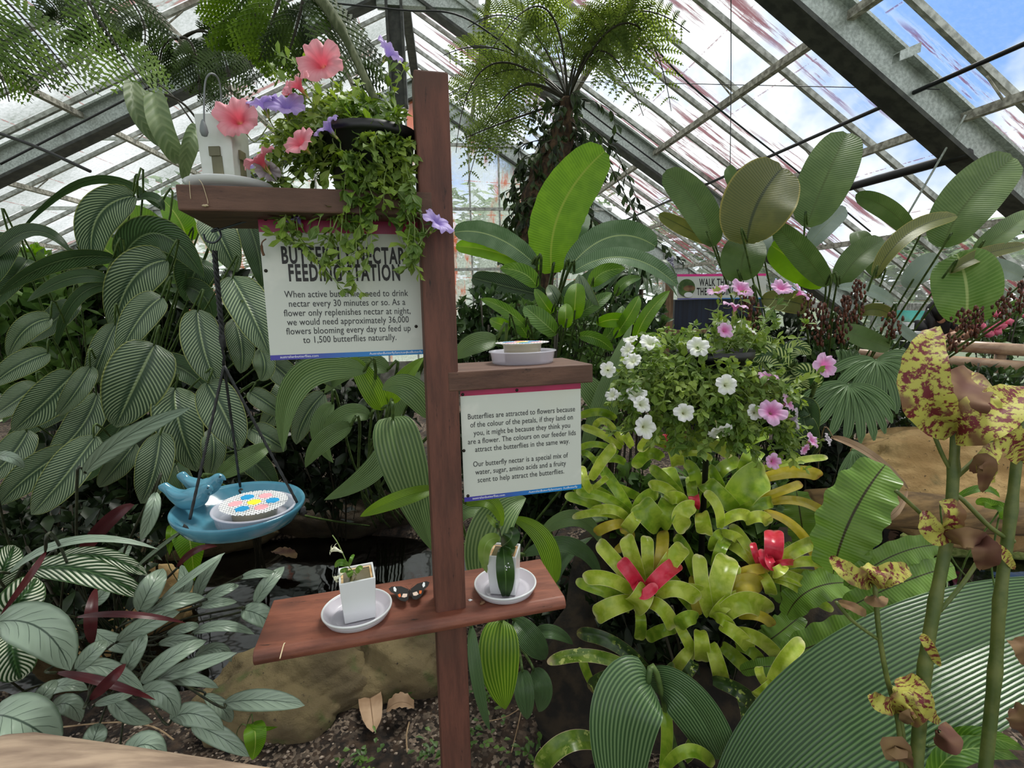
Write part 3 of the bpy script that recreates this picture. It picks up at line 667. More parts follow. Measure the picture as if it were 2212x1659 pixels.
for q in (-1, 1):
    f = wing([(0.002, .006), (.016, .016), (.034, .018), (.040, .013), (.036, .004), (.026, -.004), (.012, -.008), (.002, -.003)], q, M_WING, .05, 'forewing')
    wing([(.028, .016), (.031, .014), (.030, .005), (.026, .002), (.025, .009)], q, M_WW, .05, 'white_spot', f, .0006)
    h = wing([(.002, -.001), (.014, -.002), (.026, -.004), (.024, -.014), (.018, -.021), (.010, -.024), (.004, -.020)], q, M_WING, .08, 'hindwing')
    wing([(.018, -.004), (.023, -.006), (.021, -.013), (.017, -.012)], q, M_WO, .08, 'orange_spot', h, .0006)
    wing([(.005, -.006), (.013, -.005), (.016, -.013), (.011, -.015), (.006, -.013)], q, M_WC, .08, 'cream_spot', h, .0006)

# ---------------------------------------------------------------- leaves
def leaf_geo(mb, A, C, B, w, a=.55, b=.75, face=0., fold=.18, wave=0., nw=5, nu=14, nv=6, nrm=None, pleat=0, tipcut=0., ragged=0., rr=R, lobes=0.):
    ts = [i/nu for i in range(nu+1)]
    if tipcut: ts = [(1-tipcut)*i/(nu-7) for i in range(nu-7)]+[1-tipcut+tipcut*sin(pi/2*i/7) for i in range(8)]
    A, C, B = V(A), V(C), V(B); Kc = C*2-(A+B)/2; pts = [A*(1-t)**2+Kc*2*t*(1-t)+B*t*t for t in ts]; n = len(pts); um = a/(a+b); k = (um**a)*((1-um)**b); vs = []; uv = []
    ph = rr.uniform(0, 6); vd0 = (O-pts[n//2]).normalized()
    for i, p in enumerate(pts):
        u = ts[i]; t = (pts[min(i+1, n-1)]-pts[max(i-1, 0)]).normalized()
        vd = nrm if nrm is not None else vd0
        m_ = (vd-t*vd.dot(t)); m_ = m_.normalized() if m_.length > .05 else frame_of(t)[1]
        s = t.cross(m_); f = radians(face); s2 = s*cos(f)+m_*sin(f); m2 = m_*cos(f)-s*sin(f)
        ue = min(max(u, .004), 1-.002-tipcut*.0) ; hw = w/2*(ue**a)*((1-min(ue, 1-tipcut if tipcut else ue))**b)/k
        if tipcut and u > 1-tipcut: hw *= sqrt(max(0, 1-((u-1+tipcut)/tipcut)**2))+.02
        if lobes: hw *= 1+lobes*sin(u*nw*2*pi+ph)
        for j in range(nv+1):
            v = -1+2*j/nv; av = abs(v); e_ = 1+ragged*rr.uniform(-1, 1) if av > .99 else 1
            z = hw*(fold*av*(1.15-.3*av)*1.6-0.0)+wave*w*sin(u*nw*2*pi+ph+(1.3 if v > 0 else 0))*av*av
            if pleat: z += (j % 2)*pleat*w*(hw/(w/2))
            vs.append(p+s2*(hw*v*e_*(1-fold*.25*av))+m2*z); uv.append((u, j/nv))
    fs = [(i*(nv+1)+j, (i+1)*(nv+1)+j, (i+1)*(nv+1)+j+1, i*(nv+1)+j+1) for i in range(n-1) for j in range(nv)]
    fs = [f[::-1] for f in fs]
    mb.add(vs, fs, uv); return pts
def rows(s): return [[float(q) for q in l.split()] for l in s.strip().splitlines() if l.strip() and not l.strip().startswith('#')]
def leafset(name, label, cat, mats, table, root, petiole=None, pr=.006, jit=18, group=None, lname='leaf', dz=.06, ws=1., **kw):
    # rows: x0 y0 x1 y1 x2 y2 width depth [material] [face]
    t = thing(name, label, cat, root, group)
    for q in rows(table):
        d = q[7]; m = mats[int(q[8])] if len(q) > 8 else mats[0]; fc = q[9] if len(q) > 9 else R.uniform(-jit, jit)
        A = P(q[0], q[1], d); C = P(q[2], q[3], d-dz*.7); B = P(q[4], q[5], d+R.uniform(-.3, 1)*dz)
        mb = MB(); leaf_geo(mb, A, C, B, q[6]*ws/F*d, face=fc, **kw); lo = mb.build(lname, m, t)
        if petiole:
            mb = MB(); rt = V(root)+V((R.uniform(-.12, .12), R.uniform(-.1, .1), 0)); t0 = (A-C).normalized()
            md = (A+rt)/2+V((0, 0, .12)); K = A+t0*.03
            tube(mb, spline([A+(C-A)*.05, K, (K+rt)/2+(K-rt).cross(V((0, 1, 0)))*.08, rt], 5), [pr*.6]+[pr]*15, 5); mb.build('stem', petiole, t)
    return t
G_D, G_L = hx(46, 68, 48), hx(158, 178, 138)
M_CAL = leafmat('striped_calathea_leaf', hx(66, 88, 66), hx(160, 178, 140), 'stripe', 24, 6., back=hx(88, 122, 44), trans=.14, rough=.33, rib=hx(150, 168, 122), edge=hx(150, 160, 92), wd=.35)
M_CALD = leafmat('dark_calathea_leaf', hx(48, 70, 40), hx(78, 106, 66), 'stripe', 26, 6., trans=.18, rough=.35, rib=hx(100, 120, 80), edge=hx(120, 136, 74), wd=.4)
M_LIME = leafmat('bright_backlit_leaf', hx(88, 134, 22), hx(132, 172, 40), 'fine', 26, 3., trans=.42, rough=.4, rib=hx(170, 190, 90))
M_SIL = leafmat('silver_ctenanthe_leaf', hx(62, 80, 66), hx(146, 164, 144), 'vein', 7, 2.2, back=hx(74, 28, 34), trans=.06, rough=.32, edge=hx(96, 116, 92))
M_BUR = leafmat('burgundy_leaf_back', hx(64, 22, 28), hx(92, 40, 42), 'plain', trans=.08, rough=.35)
M_WST = leafmat('white_striped_leaf', hx(40, 74, 36), hx(226, 232, 206), 'stripe', 13, 3.6, back=hx(110, 130, 80), trans=.12, rough=.35, rib=hx(70, 104, 56), edge=hx(80, 110, 60), wd=.15)
M_PLI = leafmat('pleated_leaf', hx(82, 112, 64), hx(134, 158, 102), 'plicate', 12, trans=.20, rough=.36)
M_PLB = leafmat('bright_pleated_leaf', hx(84, 126, 28), hx(140, 170, 62), 'plicate', 11, trans=.34, rough=.4)
M_PLG = leafmat('big_pleated_leaf', hx(52, 82, 46), hx(110, 138, 92), 'plicate', 17, trans=.14, rough=.3)
M_PLX = leafmat('huge_pleated_leaf', hx(40, 68, 36), hx(92, 122, 76), 'plicate', 32, trans=.1, rough=.26)
M_PET = noisy('green_stem', hx(60, 84, 38), hx(96, 118, 60), 30., .5)
M_PETD = noisy('dark_stem', hx(30, 34, 22), hx(54, 60, 36), 30., .5)
leafset('striped_calathea', 'towering clump of grey-green striped leaves filling the left side behind the bird bath', 'plant', [M_CAL, M_CALD, M_LIME], '''
350 452 200 386 40 505 40 1.75 1 60
292 423 210 470 203 580 88 1.7 0
296 428 335 430 356 456 34 1.72 1 50
-20 560 70 500 155 548 44 1.75 1 40
262 560 345 505 440 600 88 1.8 1
362 562 285 605 246 715 100 1.75 0
350 642 300 690 256 775 74 1.62 0
334 744 292 830 250 922 134 1.6 0 0
426 670 442 760 472 832 88 1.62 0 0
500 598 545 680 582 766 100 1.7 0
505 688 522 750 520 806 62 1.72 0
560 752 572 790 562 822 52 1.74 0
250 700 218 770 196 834 56 1.66 0
160 806 100 866 28 932 88 1.62 0
196 792 165 845 120 902 50 1.6 0
86 832 40 862 -22 905 62 1.7 0
378 838 388 920 426 1018 104 1.68 0
446 826 488 900 516 972 98 1.6 0
346 936 332 1020 304 1088 80 1.56 0
206 942 135 1035 68 1112 88 1.5 0
156 972 70 1022 -4 1094 78 1.56 0
456 926 462 980 450 1034 54 1.72 0
112 688 55 712 18 772 52 1.72 0
106 762 40 790 -22 836 58 1.74 0
586 784 622 815 652 852 62 1.85 0
640 778 690 800 738 842 50 1.9 0
538 846 580 872 618 902 48 1.82 0
540 925 582 948 618 972 58 1.75 0
292 958 252 1008 214 1052 56 1.62 0
452 470 480 520 512 588 82 1.7 0
530 470 556 540 566 620 64 1.85 1
250 558 120 566 -5 640 56 1.7 1 40
232 604 150 602 58 652 36 1.75 1
270 620 170 640 120 760 30 1.8 1
330 520 300 485 240 456 92 2.0 2
404 520 384 470 344 424 62 1.95 2
300 600 230 540 180 500 70 2.05 2
440 560 420 590 400 650 90 1.95 1
400 620 440 640 460 690 60 1.95 1
20 505 -5 560 -40 640 60 1.8 1
60 560 30 600 -30 680 50 1.9 1
160 650 120 690 60 740 55 1.95 1
330 780 400 800 450 850 60 2.0 1
210 850 170 930 100 990 75 1.85 0
60 930 20 990 -40 1040 70 1.8 0
270 910 220 980 180 1040 60 1.9 1
560 600 600 640 610 720 70 2.1 1
620 820 600 880 560 930 60 2.1 0
700 850 660 900 640 960 60 2.15 0
520 980 560 1010 600 1060 60 2.0 1
380 1000 400 1060 430 1110 50 2.0 1
450 1040 500 1000 560 1000 46 1.9 1
150 880 90 900 10 960 60 1.95 1
''', G(330, 1120)+V((0, .2, -.02)), M_PET, .0034, nu=18, nv=8, a=.42, b=.72, fold=.16, wave=.014, nw=2.5, ws=.9)
leafset('palm_grass', 'pleated arching strap leaves left of the post behind the big white sign', 'plant', [M_PLI, M_PLB], '''
792 802 650 818 612 976 66 1.65 0 10
826 885 796 825 752 764 52 1.75 1
846 872 868 822 916 772 40 1.75 1
935 905 885 838 826 842 62 1.5 0
848 902 872 1000 934 1190 104 1.6 0 0
940 1055 850 1082 778 1116 36 1.35 1
800 900 740 900 690 960 44 1.85 0
760 920 700 950 660 1010 46 1.8 0
830 960 800 1020 700 1080 50 1.9 0
470 1030 540 985 585 962 44 1.62 0
840 800 770 790 700 850 50 1.9 0
905 800 860 860 850 930 50 1.95 0
720 870 690 930 720 1000 40 2.0 0
''', G(840, 1130), M_PET, .006, nu=16, nv=24, a=.5, b=.8, fold=.22, pleat=.018)
leafset('palm_grass', 'pleated green leaves hanging under the right sign and below the shelf end', 'plant', [M_PLI, M_PLB, M_PLG], '''
1050 1275 1062 1140 1136 1076 96 1.45 0 0
1195 1262 1175 1165 1100 1118 46 1.5 1
1084 1340 1078 1425 1092 1532 90 1.5 1 0
1018 1350 1030 1470 1058 1578 30 1.45 2
1110 1340 1150 1385 1178 1424 56 1.6 2
1128 1448 1134 1500 1138 1554 46 1.55 2
1152 1446 1172 1490 1164 1538 44 1.6 2
1150 1372 1195 1366 1238 1392 30 1.65 2
1004 1088 1060 1085 1085 1140 34 1.4 1
1010 1180 1060 1170 1120 1190 26 1.6 1
1000 1250 1010 1270 1020 1300 36 1.6 0
1260 990 1312 840 1366 700 44 1.7 0 30
1325 905 1285 850 1235 800 58 1.8 0
1170 1150 1250 1120 1300 1180 36 1.75 0
1130 1200 1240 1180 1300 1260 36 1.8 2
1100 1120 1010 1100 980 1160 44 1.7 0
1190 1300 1210 1220 1280 1160 30 1.85 2
1075 735 1020 745 985 775 46 1.5 0
''', G(1120, 1290), M_PET, .005, nu=16, nv=24, a=.5, b=.75, fold=.2, pleat=.018)
leafset('silver_ctenanthe', 'low clump of silvery veined leaves with burgundy backs at the lower left', 'plant', [M_SIL, M_BUR], '''
182 1026 270 945 412 880 60 1.2 0 -38
-12 1345 88 1358 152 1448 104 1.15 0 0
16 1242 160 1168 342 1186 24 1.2 0 30
300 1322 325 1272 352 1228 58 1.35 0
345 1297 420 1240 486 1194 26 1.35 0 40
252 1388 320 1346 388 1322 46 1.38 0
310 1332 370 1302 442 1290 42 1.4 0
440 1296 480 1276 516 1264 28 1.5 0
430 1310 470 1302 512 1300 24 1.52 0
518 1250 562 1238 610 1246 22 1.5 0
550 1304 578 1262 614 1224 38 1.5 0
522 1318 560 1328 594 1356 52 1.5 0
358 1372 400 1356 430 1352 26 1.46 0
412 1370 480 1352 550 1370 28 1.48 0
340 1392 400 1384 442 1402 30 1.45 0
303 1478 370 1420 446 1384 46 1.4 0
338 1468 420 1438 512 1410 38 1.42 0
356 1474 410 1466 472 1486 32 1.45 0
300 1502 352 1498 382 1550 56 1.4 0
368 1556 420 1542 484 1578 54 1.42 0
482 1520 568 1512 658 1524 50 1.5 0 0
412 1566 470 1588 538 1634 46 1.48 0
162 1448 200 1410 230 1384 42 1.3 0
264 1462 290 1410 316 1368 42 1.36 0
112 1530 150 1522 174 1560 46 1.3 0
72 1544 95 1500 122 1468 40 1.3 0
160 1448 230 1442 312 1492 38 1.34 0
203 1522 245 1510 288 1500 24 1.36 0
196 1620 205 1590 216 1562 50 1.3 0
266 1646 312 1608 358 1642 60 1.32 0
-20 1545 50 1560 128 1614 116 1.2 0
336 1062 326 1112 304 1168 34 1.3 0
398 1142 335 1188 288 1232 20 1.35 0 60
-10 985 25 988 52 1012 26 1.4 0
425 1300 440 1250 480 1200 30 1.6 0
380 1290 400 1260 390 1220 36 1.6 0
250 1230 262 1200 285 1180 30 1.6 0
190 1310 215 1290 235 1270 34 1.6 0
200 1360 250 1390 300 1400 40 1.5 0
90 1500 140 1480 190 1490 34 1.4 0
240 1500 270 1540 330 1560 40 1.5 0
420 1420 470 1400 500 1430 30 1.6 0
440 1500 480 1530 500 1560 34 1.6 0
120 1452 222 1474 336 1512 24 1.25 1 30
194 1514 236 1470 272 1434 28 1.22 1
160 1334 280 1328 402 1346 18 1.3 1 30
200 1392 196 1330 208 1268 28 1.35 1
150 1230 230 1130 290 1090 34 1.5 1
380 1230 420 1190 470 1180 16 1.4 1
100 1190 60 1250 0 1330 16 1.1 1
''', G(250, 1480)+V((0, .1, 0)), M_PETD, .0035, nu=12, nv=6, a=.6, b=.72, fold=.14, dz=.05, ws=.86)
leafset('white_striped_calathea', 'calathea with bold white-feathered leaves at the left edge', 'plant', [M_WST], '''
62 1232 180 1232 310 1288 56 1.3 0 0
116 1206 220 1202 318 1242 36 1.35 0 0
-5 1345 40 1300 78 1248 80 1.2 0
28 1366 28 1412 46 1468 80 1.25 0
-12 1275 12 1222 30 1178 52 1.35 0
-15 1400 -5 1420 20 1450 60 1.3 0
''', G(30, 1560), M_PETD, .004, nu=14, nv=8, a=.5, b=.55, fold=.14)
leafset('heart_leaved_seedling', 'light green drooping leaves under the bird bath', 'plant', [M_LIME], '''
402 1134 412 1180 420 1255 62 1.5 0 0
372 1135 368 1165 366 1200 20 1.52 0
''', G(410, 1300), M_PET, .002, nu=12, nv=6, a=.3, b=.9, fold=.1)
leafset('heart_leaved_seedling', 'small bright green leaf on the gravel beside the silver-leaved clump', 'plant', [M_LIME], '''
546 1562 552 1600 545 1642 44 1.45 0 0
532 1568 560 1575 600 1570 14 1.46 0
''', G(560, 1600), M_PET, .0015, nu=12, nv=6, a=.35, b=.8, fold=.1)

# big glossy pleated leaves in the near right corner
leafset('pleated_palm_leaf_plant', 'huge glossy pleated leaf sweeping across the lower right corner', 'plant', [M_PLX], '''
1560 1830 1925 1490 2460 1300 262 1.12 0 4
2215 1500 2000 1620 1900 1800 70 1.2 0 20
''', G(1700, 1900), M_PET, .008, nu=44, nv=64, a=.5, b=.5, fold=.10, pleat=.008)
leafset('pleated_palm_leaf_plant', 'glossy pleated leaf folded over at the bottom edge right of the post', 'plant', [M_PLG], '''
1402 1474 1345 1560 1350 1760 146 1.2 0 0
1560 1640 1480 1505 1398 1476 110 1.24 0 30
''', G(1520, 1750), M_PET, .008, nu=26, nv=34, a=.25, b=.5, fold=.16, pleat=.014)

# banana
M_BAN = leafmat('backlit_banana_leaf', hx(104, 150, 26), hx(140, 186, 46), 'fine', 60, 1.5, trans=.5, rough=.42, rib=hx(150, 176, 70), tc=(1, 1, .3, 1))
M_BANG = leafmat('grey_green_banana_leaf', hx(86, 118, 76), hx(140, 166, 128), 'fine', 55, 1.5, trans=.2, rough=.35, rib=hx(170, 190, 130))
leafset('banana_plant', 'banana plant with one upright bright backlit leaf and arching grey-green leaves', 'plant', [M_BAN, M_BANG, M_CALD], '''
1192 590 1212 450 1306 326 116 3.2 0 0
1160 575 1070 512 982 502 52 3.1 1
1150 580 1072 545 985 532 42 3.15 0
1225 585 1318 512 1416 532 66 3.1 1
1235 590 1350 556 1462 616 50 3.0 1 40
1232 560 1238 500 1262 455 62 3.4 1
1180 640 1100 620 1020 600 50 3.3 2
1200 650 1290 600 1330 560 50 3.3 1
''', G(1190, 900)+V((0, .3, 0)), M_PET, .010, nu=22, nv=10, a=.3, b=.3, fold=.14, wave=.01, nw=4, ragged=.03)
M_SHR = leafmat('soft_green_leaf', hx(70, 108, 36), hx(120, 156, 72), 'fine', 14, 2.5, trans=.32, rough=.42, rib=hx(140, 166, 96))
leafset('young_calathea', 'young green upright leaves growing behind the shelf with the feeder', 'plant', [M_SHR, M_LIME, M_CAL], '''
1240 690 1243 645 1246 612 48 2.2 1
1192 676 1176 655 1155 624 30 2.2 1
1290 684 1265 640 1250 592 42 2.3 2
1206 658 1196 636 1184 616 30 2.35 2
1202 722 1166 690 1132 662 46 2.1 0
1220 708 1222 680 1222 656 34 2.1 1
1138 708 1090 668 1038 646 28 2.1 0
1102 706 1080 700 1058 690 28 2.05 1
1240 684 1282 658 1322 632 32 2.3 0
1326 730 1360 680 1380 640 34 2.2 1
1372 740 1398 680 1447 628 32 2.0 1
1250 726 1290 732 1324 758 30 2.0 0
1290 700 1330 690 1370 700 34 2.2 1
1300 740 1330 700 1345 660 30 2.3 0
1140 730 1120 700 1090 680 30 2.2 0
1350 760 1380 740 1420 720 30 2.1 1
1160 620 1130 590 1080 580 40 2.6 0
1280 620 1300 590 1350 580 40 2.7 0
1330 640 1350 610 1385 600 24 2.6 0
''', G(1230, 960), M_PET, .004, nu=12, nv=6, a=.5, b=.65, fold=.2, wave=.02, nw=2)

# cigar calathea: big paddle leaves on long stalks
M_LUT = leafmat('paddle_leaf', hx(78, 104, 50), hx(112, 136, 76), 'fine', 42, 3.2, back=hx(150, 166, 146), trans=.24, rough=.4, rib=hx(84, 104, 52))
M_LUO = leafmat('olive_paddle_leaf', hx(92, 100, 48), hx(128, 128, 62), 'fine', 42, 3.2, trans=.25, rough=.4, rib=hx(64, 74, 40), edge=hx(160, 150, 70))
M_LUS = leafmat('silver_paddle_back', hx(136, 154, 140), hx(176, 190, 178), 'fine', 42, 3.2, trans=.15, rough=.45, rib=hx(150, 165, 140))
M_LUB = leafmat('light_green_paddle_leaf', hx(100, 140, 56), hx(140, 172, 92), 'fine', 24, 2.6, trans=.3, rough=.4, rib=hx(176, 196, 120))
lut = leafset('cigar_calathea', 'tall clump of paddle-shaped leaves on thin stalks against the right roof', 'plant', [M_LUT, M_LUO, M_LUS, M_BAN, M_LUB], '''
1540 532 1508 446 1436 372 82 2.7 0 0
1614 526 1636 440 1690 362 172 2.6 1 0
1742 490 1782 390 1830 288 122 2.75 0 0
1974 514 1918 452 1848 424 52 2.7 0 20
2036 534 2090 436 2188 340 124 2.6 0 0
1888 602 1958 508 2066 466 50 2.5 1 30
1786 618 1742 556 1672 484 66 2.6 0 20
1744 538 1780 490 1828 452 50 2.9 2
1536 524 1480 492 1424 464 40 2.8 1 20
1604 606 1604 560 1622 512 104 2.8 0
1776 620 1716 566 1666 530 84 2.8 3
1812 618 1850 560 1908 518 70 2.75 0
2084 702 2088 620 2066 548 136 2.5 4 0
1962 622 1985 585 2026 560 60 3.0 2
2052 590 2120 552 2216 530 38 2.5 1 30
2106 550 2160 508 2230 456 54 2.55 0
1808 620 1880 628 1928 656 34 2.6 2 30
1810 706 1860 728 1922 752 52 2.4 0 20
1855 680 1892 668 1934 686 32 2.6 1
1645 646 1700 650 1750 664 56 2.5 1
1600 420 1585 390 1572 360 34 2.9 0
2212 600 2160 580 2100 570 46 2.9 2
1930 690 1960 720 2000 746 24 2.4 2
1650 560 1640 530 1650 480 60 3.0 2
1900 600 1870 540 1850 500 50 3.0 0
''', G(1840, 960)+V((0, .2, 0)), M_PET, .0055, nu=18, nv=8, a=.42, b=.36, fold=.14, wave=.016, nw=2, ws=.87)
M_BRACT = noisy('rust_brown_bract', hx(104, 52, 28), hx(52, 30, 20), 60., .6)
for (x, y, d, hh) in ((1622, 690, 2.4, .22), (1612, 640, 2.5, .1), (1745, 670, 2.4, .16), (1775, 700, 2.35, .2), (1822, 690, 2.3, .22), (1850, 650, 2.35, .2), (1928, 700, 2.3, .12), (2080, 690, 2.3, .1), (2108, 695, 2.3, .14), (2166, 665, 2.3, .1), (2205, 640, 2.3, .14), (2060, 740, 2.3, .08)):
    mb = MB(); c = P(x, y, d)
    for i in range(int(hh*260)):
        a_ = i*2.4; z = i/260; q_ = R.uniform(.006, .034)*(.5+sin(pi*z/hh)); k_ = R.uniform(.7, 1.2); blob(mb, c+V((q_*cos(a_), q_*sin(a_), z-hh/2)), .006*k_, .006*k_, .011*k_, i, .3, 6, 5)
    tube(mb, [c-V((0, 0, hh/2)), c+V((0, 0, hh/2))], .004, 5)
    mb.build('flower_spike', M_BRACT, lut); mb = MB(); rt = G(1840, 960)+V((R.uniform(-.3, .3), .2, 0)); tube(mb, spline([c-V((0, 0, hh/2)), (c+rt)/2+V((.03, 0, 0)), rt], 5), .006, 5); mb.build('stem', M_PET, lut)

# ---------------------------------------------------------------- bromeliads
def brom_mat(name, c1, c2, tip, sp=None, trans=.28):
    m, nt, b = base(name, c1, .28); u, v, _ = uvs(nt); nz = noise(nt, 30., 3.); n2 = noise(nt, 6., 2.)
    c = mx(nt, ss(nt, nz, .35, .65), c1, c2); c = mx(nt, ss(nt, n2, .5, .75), c, c2)
    a = mt(nt, 'MULTIPLY', mt(nt, 'ABSOLUTE', mt(nt, 'SUBTRACT', v, .5)), 2.)
    c = mx(nt, ss(nt, u, .9, 1.), c, tip); c = mx(nt, ss(nt, a, .93, 1.), c, tip)
    if sp: c = mx(nt, mt(nt, 'MULTIPLY', ss(nt, noise(nt, 70., 4.), .55, .62), ss(nt, n2, .42, .58)), c, sp)
    oi = nd(nt, 'ShaderNodeObjectInfo'); hs = nd(nt, 'ShaderNodeHueSaturation'); nt.links.new(mt(nt, 'ADD', mt(nt, 'MULTIPLY', oi.outputs['Random'], .3), .85), hs.inputs['Value'])
    nt.links.new(c, hs.inputs['Color']); c = hs.outputs[0]; nt.links.new(c, b.inputs['Base Color'])
    tr = nd(nt, 'ShaderNodeBsdfTranslucent'); nt.links.new(c, tr.inputs[0]); ms = nd(nt, 'ShaderNodeMixShader', x0=trans)
    nt.links.new(b.outputs[0], ms.inputs[1]); nt.links.new(tr.outputs[0], ms.inputs[2]); nt.links.new(ms.outputs[0], nt.nodes['Material Output'].inputs[0]); return m
B0 = brom_mat('lime_bromeliad_leaf', hx(158, 182, 44), hx(194, 208, 88), hx(232, 230, 170))
B1 = brom_mat('green_bromeliad_leaf', hx(116, 152, 36), hx(156, 182, 58), hx(200, 210, 120))
B2 = brom_mat('red_bromeliad_bract', hx(206, 34, 62), hx(222, 64, 88), hx(236, 120, 130), trans=.2)
B3 = brom_mat('yellowing_bromeliad_leaf', hx(196, 180, 52), hx(208, 190, 84), hx(170, 120, 60))
B4 = brom_mat('speckled_dark_bromeliad_leaf', hx(40, 62, 30), hx(62, 88, 40), hx(120, 110, 70), hx(178, 196, 92), trans=.1)
B5 = brom_mat('speckled_bright_bromeliad_leaf', hx(84, 116, 34), hx(120, 146, 52), hx(210, 190, 150), hx(206, 214, 120), trans=.2)
BM = [B0, B1, B2, B3, B4, B5]
def brom(label, root, table, **k):
    table = '\n'.join(' '.join(w if i != 6 else '%.1f' % (float(w)*.9) for i, w in enumerate(l.split())) for l in table.strip().splitlines())
    return leafset('bromeliad', label, 'bromeliad', BM, table, root, None, group='bromeliads in the bed right of the post', nu=20, nv=6, a=.14, b=.05, fold=.22, tipcut=.20, dz=.06, **k)
brom('lime bromeliad with open scarlet heart, lowest left of the cluster', P(1395, 1330, 1.6), '''
1388 1280 1335 1218 1292 1170 38 1.5 0
1386 1265 1368 1205 1352 1158 42 1.52 0
1398 1250 1398 1200 1396 1158 32 1.53 0
1415 1255 1430 1195 1432 1146 32 1.54 3
1420 1258 1450 1212 1478 1180 42 1.52 0
1370 1282 1315 1250 1260 1250 36 1.47 0
1362 1292 1300 1276 1244 1254 26 1.5 1
1365 1300 1322 1312 1286 1332 46 1.45 0
1415 1284 1465 1272 1508 1298 40 1.45 0
1420 1290 1490 1272 1544 1300 28 1.48 0
1398 1302 1430 1316 1454 1358 38 1.45 0
1380 1318 1384 1348 1380 1382 28 1.5 1
1396 1268 1382 1296 1366 1308 54 1.42 0
1360 1320 1320 1290 1280 1268 22 1.56 1
1390 1278 1364 1240 1340 1210 36 1.46 2
1396 1280 1430 1244 1466 1216 40 1.46 2
1380 1266 1390 1284 1418 1262 26 1.42 2
1388 1284 1400 1274 1414 1266 20 1.44 2
1384 1288 1376 1272 1368 1256 22 1.44 2
''')
brom('large all-lime bromeliad with no red heart, lowest of the cluster', P(1535, 1390, 1.6), '''
1532 1330 1515 1258 1510 1198 36 1.5 0
1545 1325 1556 1260 1574 1202 58 1.5 0
1562 1320 1582 1262 1590 1218 24 1.53 0
1508 1328 1500 1285 1500 1246 28 1.52 3
1510 1330 1470 1278 1430 1236 36 1.56 1
1505 1255 1485 1195 1458 1158 28 1.6 1
1545 1230 1555 1190 1572 1162 28 1.6 1
1560 1310 1600 1262 1648 1268 44 1.52 3
1540 1335 1570 1302 1606 1284 32 1.48 0
1555 1335 1610 1300 1662 1324 52 1.46 0
1595 1330 1640 1330 1670 1352 26 1.5 3
1545 1335 1568 1342 1584 1370 30 1.46 0
1555 1350 1592 1370 1622 1404 34 1.44 0
1590 1366 1640 1380 1686 1424 34 1.46 0
1590 1395 1625 1408 1650 1440 28 1.5 1
1505 1335 1482 1336 1462 1354 36 1.45 1
1460 1358 1430 1362 1396 1380 30 1.52 1
1462 1345 1484 1385 1502 1422 28 1.48 0
1512 1362 1516 1395 1516 1428 38 1.46 0
1536 1390 1552 1440 1562 1484 38 1.44 0
1492 1402 1470 1426 1455 1450 30 1.46 0
1500 1430 1485 1450 1470 1468 34 1.6 4
1560 1395 1590 1420 1620 1450 34 1.6 1
''')
brom('lime bromeliad with an upright pinkish-red closed bract', P(1660, 1290, 1.7), '''
1668 1212 1672 1180 1671 1146 44 1.55 2 0
1680 1222 1655 1218 1646 1186 22 1.55 2
1660 1200 1668 1222 1682 1216 24 1.52 2
1665 1222 1695 1214 1722 1216 16 1.53 2
1640 1222 1632 1196 1626 1172 16 1.56 2
1680 1215 1720 1186 1768 1168 34 1.56 0
1690 1222 1750 1212 1804 1224 26 1.55 0
1640 1236 1618 1185 1578 1133 26 1.6 0
1638 1228 1605 1195 1574 1176 26 1.6 0
1696 1222 1682 1234 1670 1238 26 1.5 0
1660 1228 1610 1236 1572 1264 28 1.55 3
1646 1238 1660 1262 1666 1284 28 1.54 0
1664 1238 1715 1250 1768 1278 30 1.56 0
1668 1250 1710 1262 1748 1292 24 1.55 0
1690 1240 1750 1238 1800 1256 18 1.6 0
1650 1105 1738 1160 1786 1286 24 1.62 3
1690 1290 1740 1290 1800 1320 22 1.66 1
''')
brom('dense green bromeliad with broad upright leaves, right of the middle of the cluster', P(1595, 1170, 1.85), '''
1540 1045 1562 1012 1598 996 32 1.75 1
1606 1030 1620 995 1636 972 44 1.75 1
1585 1100 1608 1052 1654 1022 80 1.68 1
1592 1104 1548 1066 1522 1044 46 1.66 1
1595 1105 1640 1090 1668 1084 30 1.66 1
1640 1015 1720 996 1788 988 18 1.72 0
1640 1035 1720 1018 1772 1030 32 1.7 3
1630 1080 1690 1060 1732 1044 22 1.7 3
1665 1086 1730 1084 1788 1114 24 1.68 3
1555 1140 1550 1095 1522 1062 24 1.6 0
1556 1132 1590 1112 1618 1116 28 1.6 0
1610 1128 1640 1116 1662 1132 30 1.62 0
1560 1150 1590 1160 1600 1174 26 1.62 0
1575 1095 1550 1040 1530 1010 30 1.74 1
1600 1085 1620 1040 1612 1000 34 1.74 1
1580 985 1560 955 1550 930 22 1.78 1
1560 1150 1545 1165 1540 1190 26 1.64 1
1600 970 1630 950 1660 940 20 1.8 1
''')
brom('bromeliad with a dull brick-red centre between greener ones', P(1500, 1150, 1.8), '''
1500 1110 1496 1070 1490 1030 26 1.66 1
1502 1100 1500 1080 1496 1064 26 1.64 2
1485 1095 1450 1048 1404 1008 28 1.68 1
1482 1098 1440 1056 1402 1050 28 1.64 0
1500 1092 1470 1112 1482 1146 44 1.58 0
1516 1108 1520 1130 1524 1154 40 1.6 0
1516 1090 1524 1050 1516 1020 26 1.7 1
1478 1086 1462 1074 1440 1080 32 1.62 0
1470 1090 1455 1050 1440 1010 40 1.74 1
1520 1095 1540 1060 1545 1030 24 1.72 1
''')
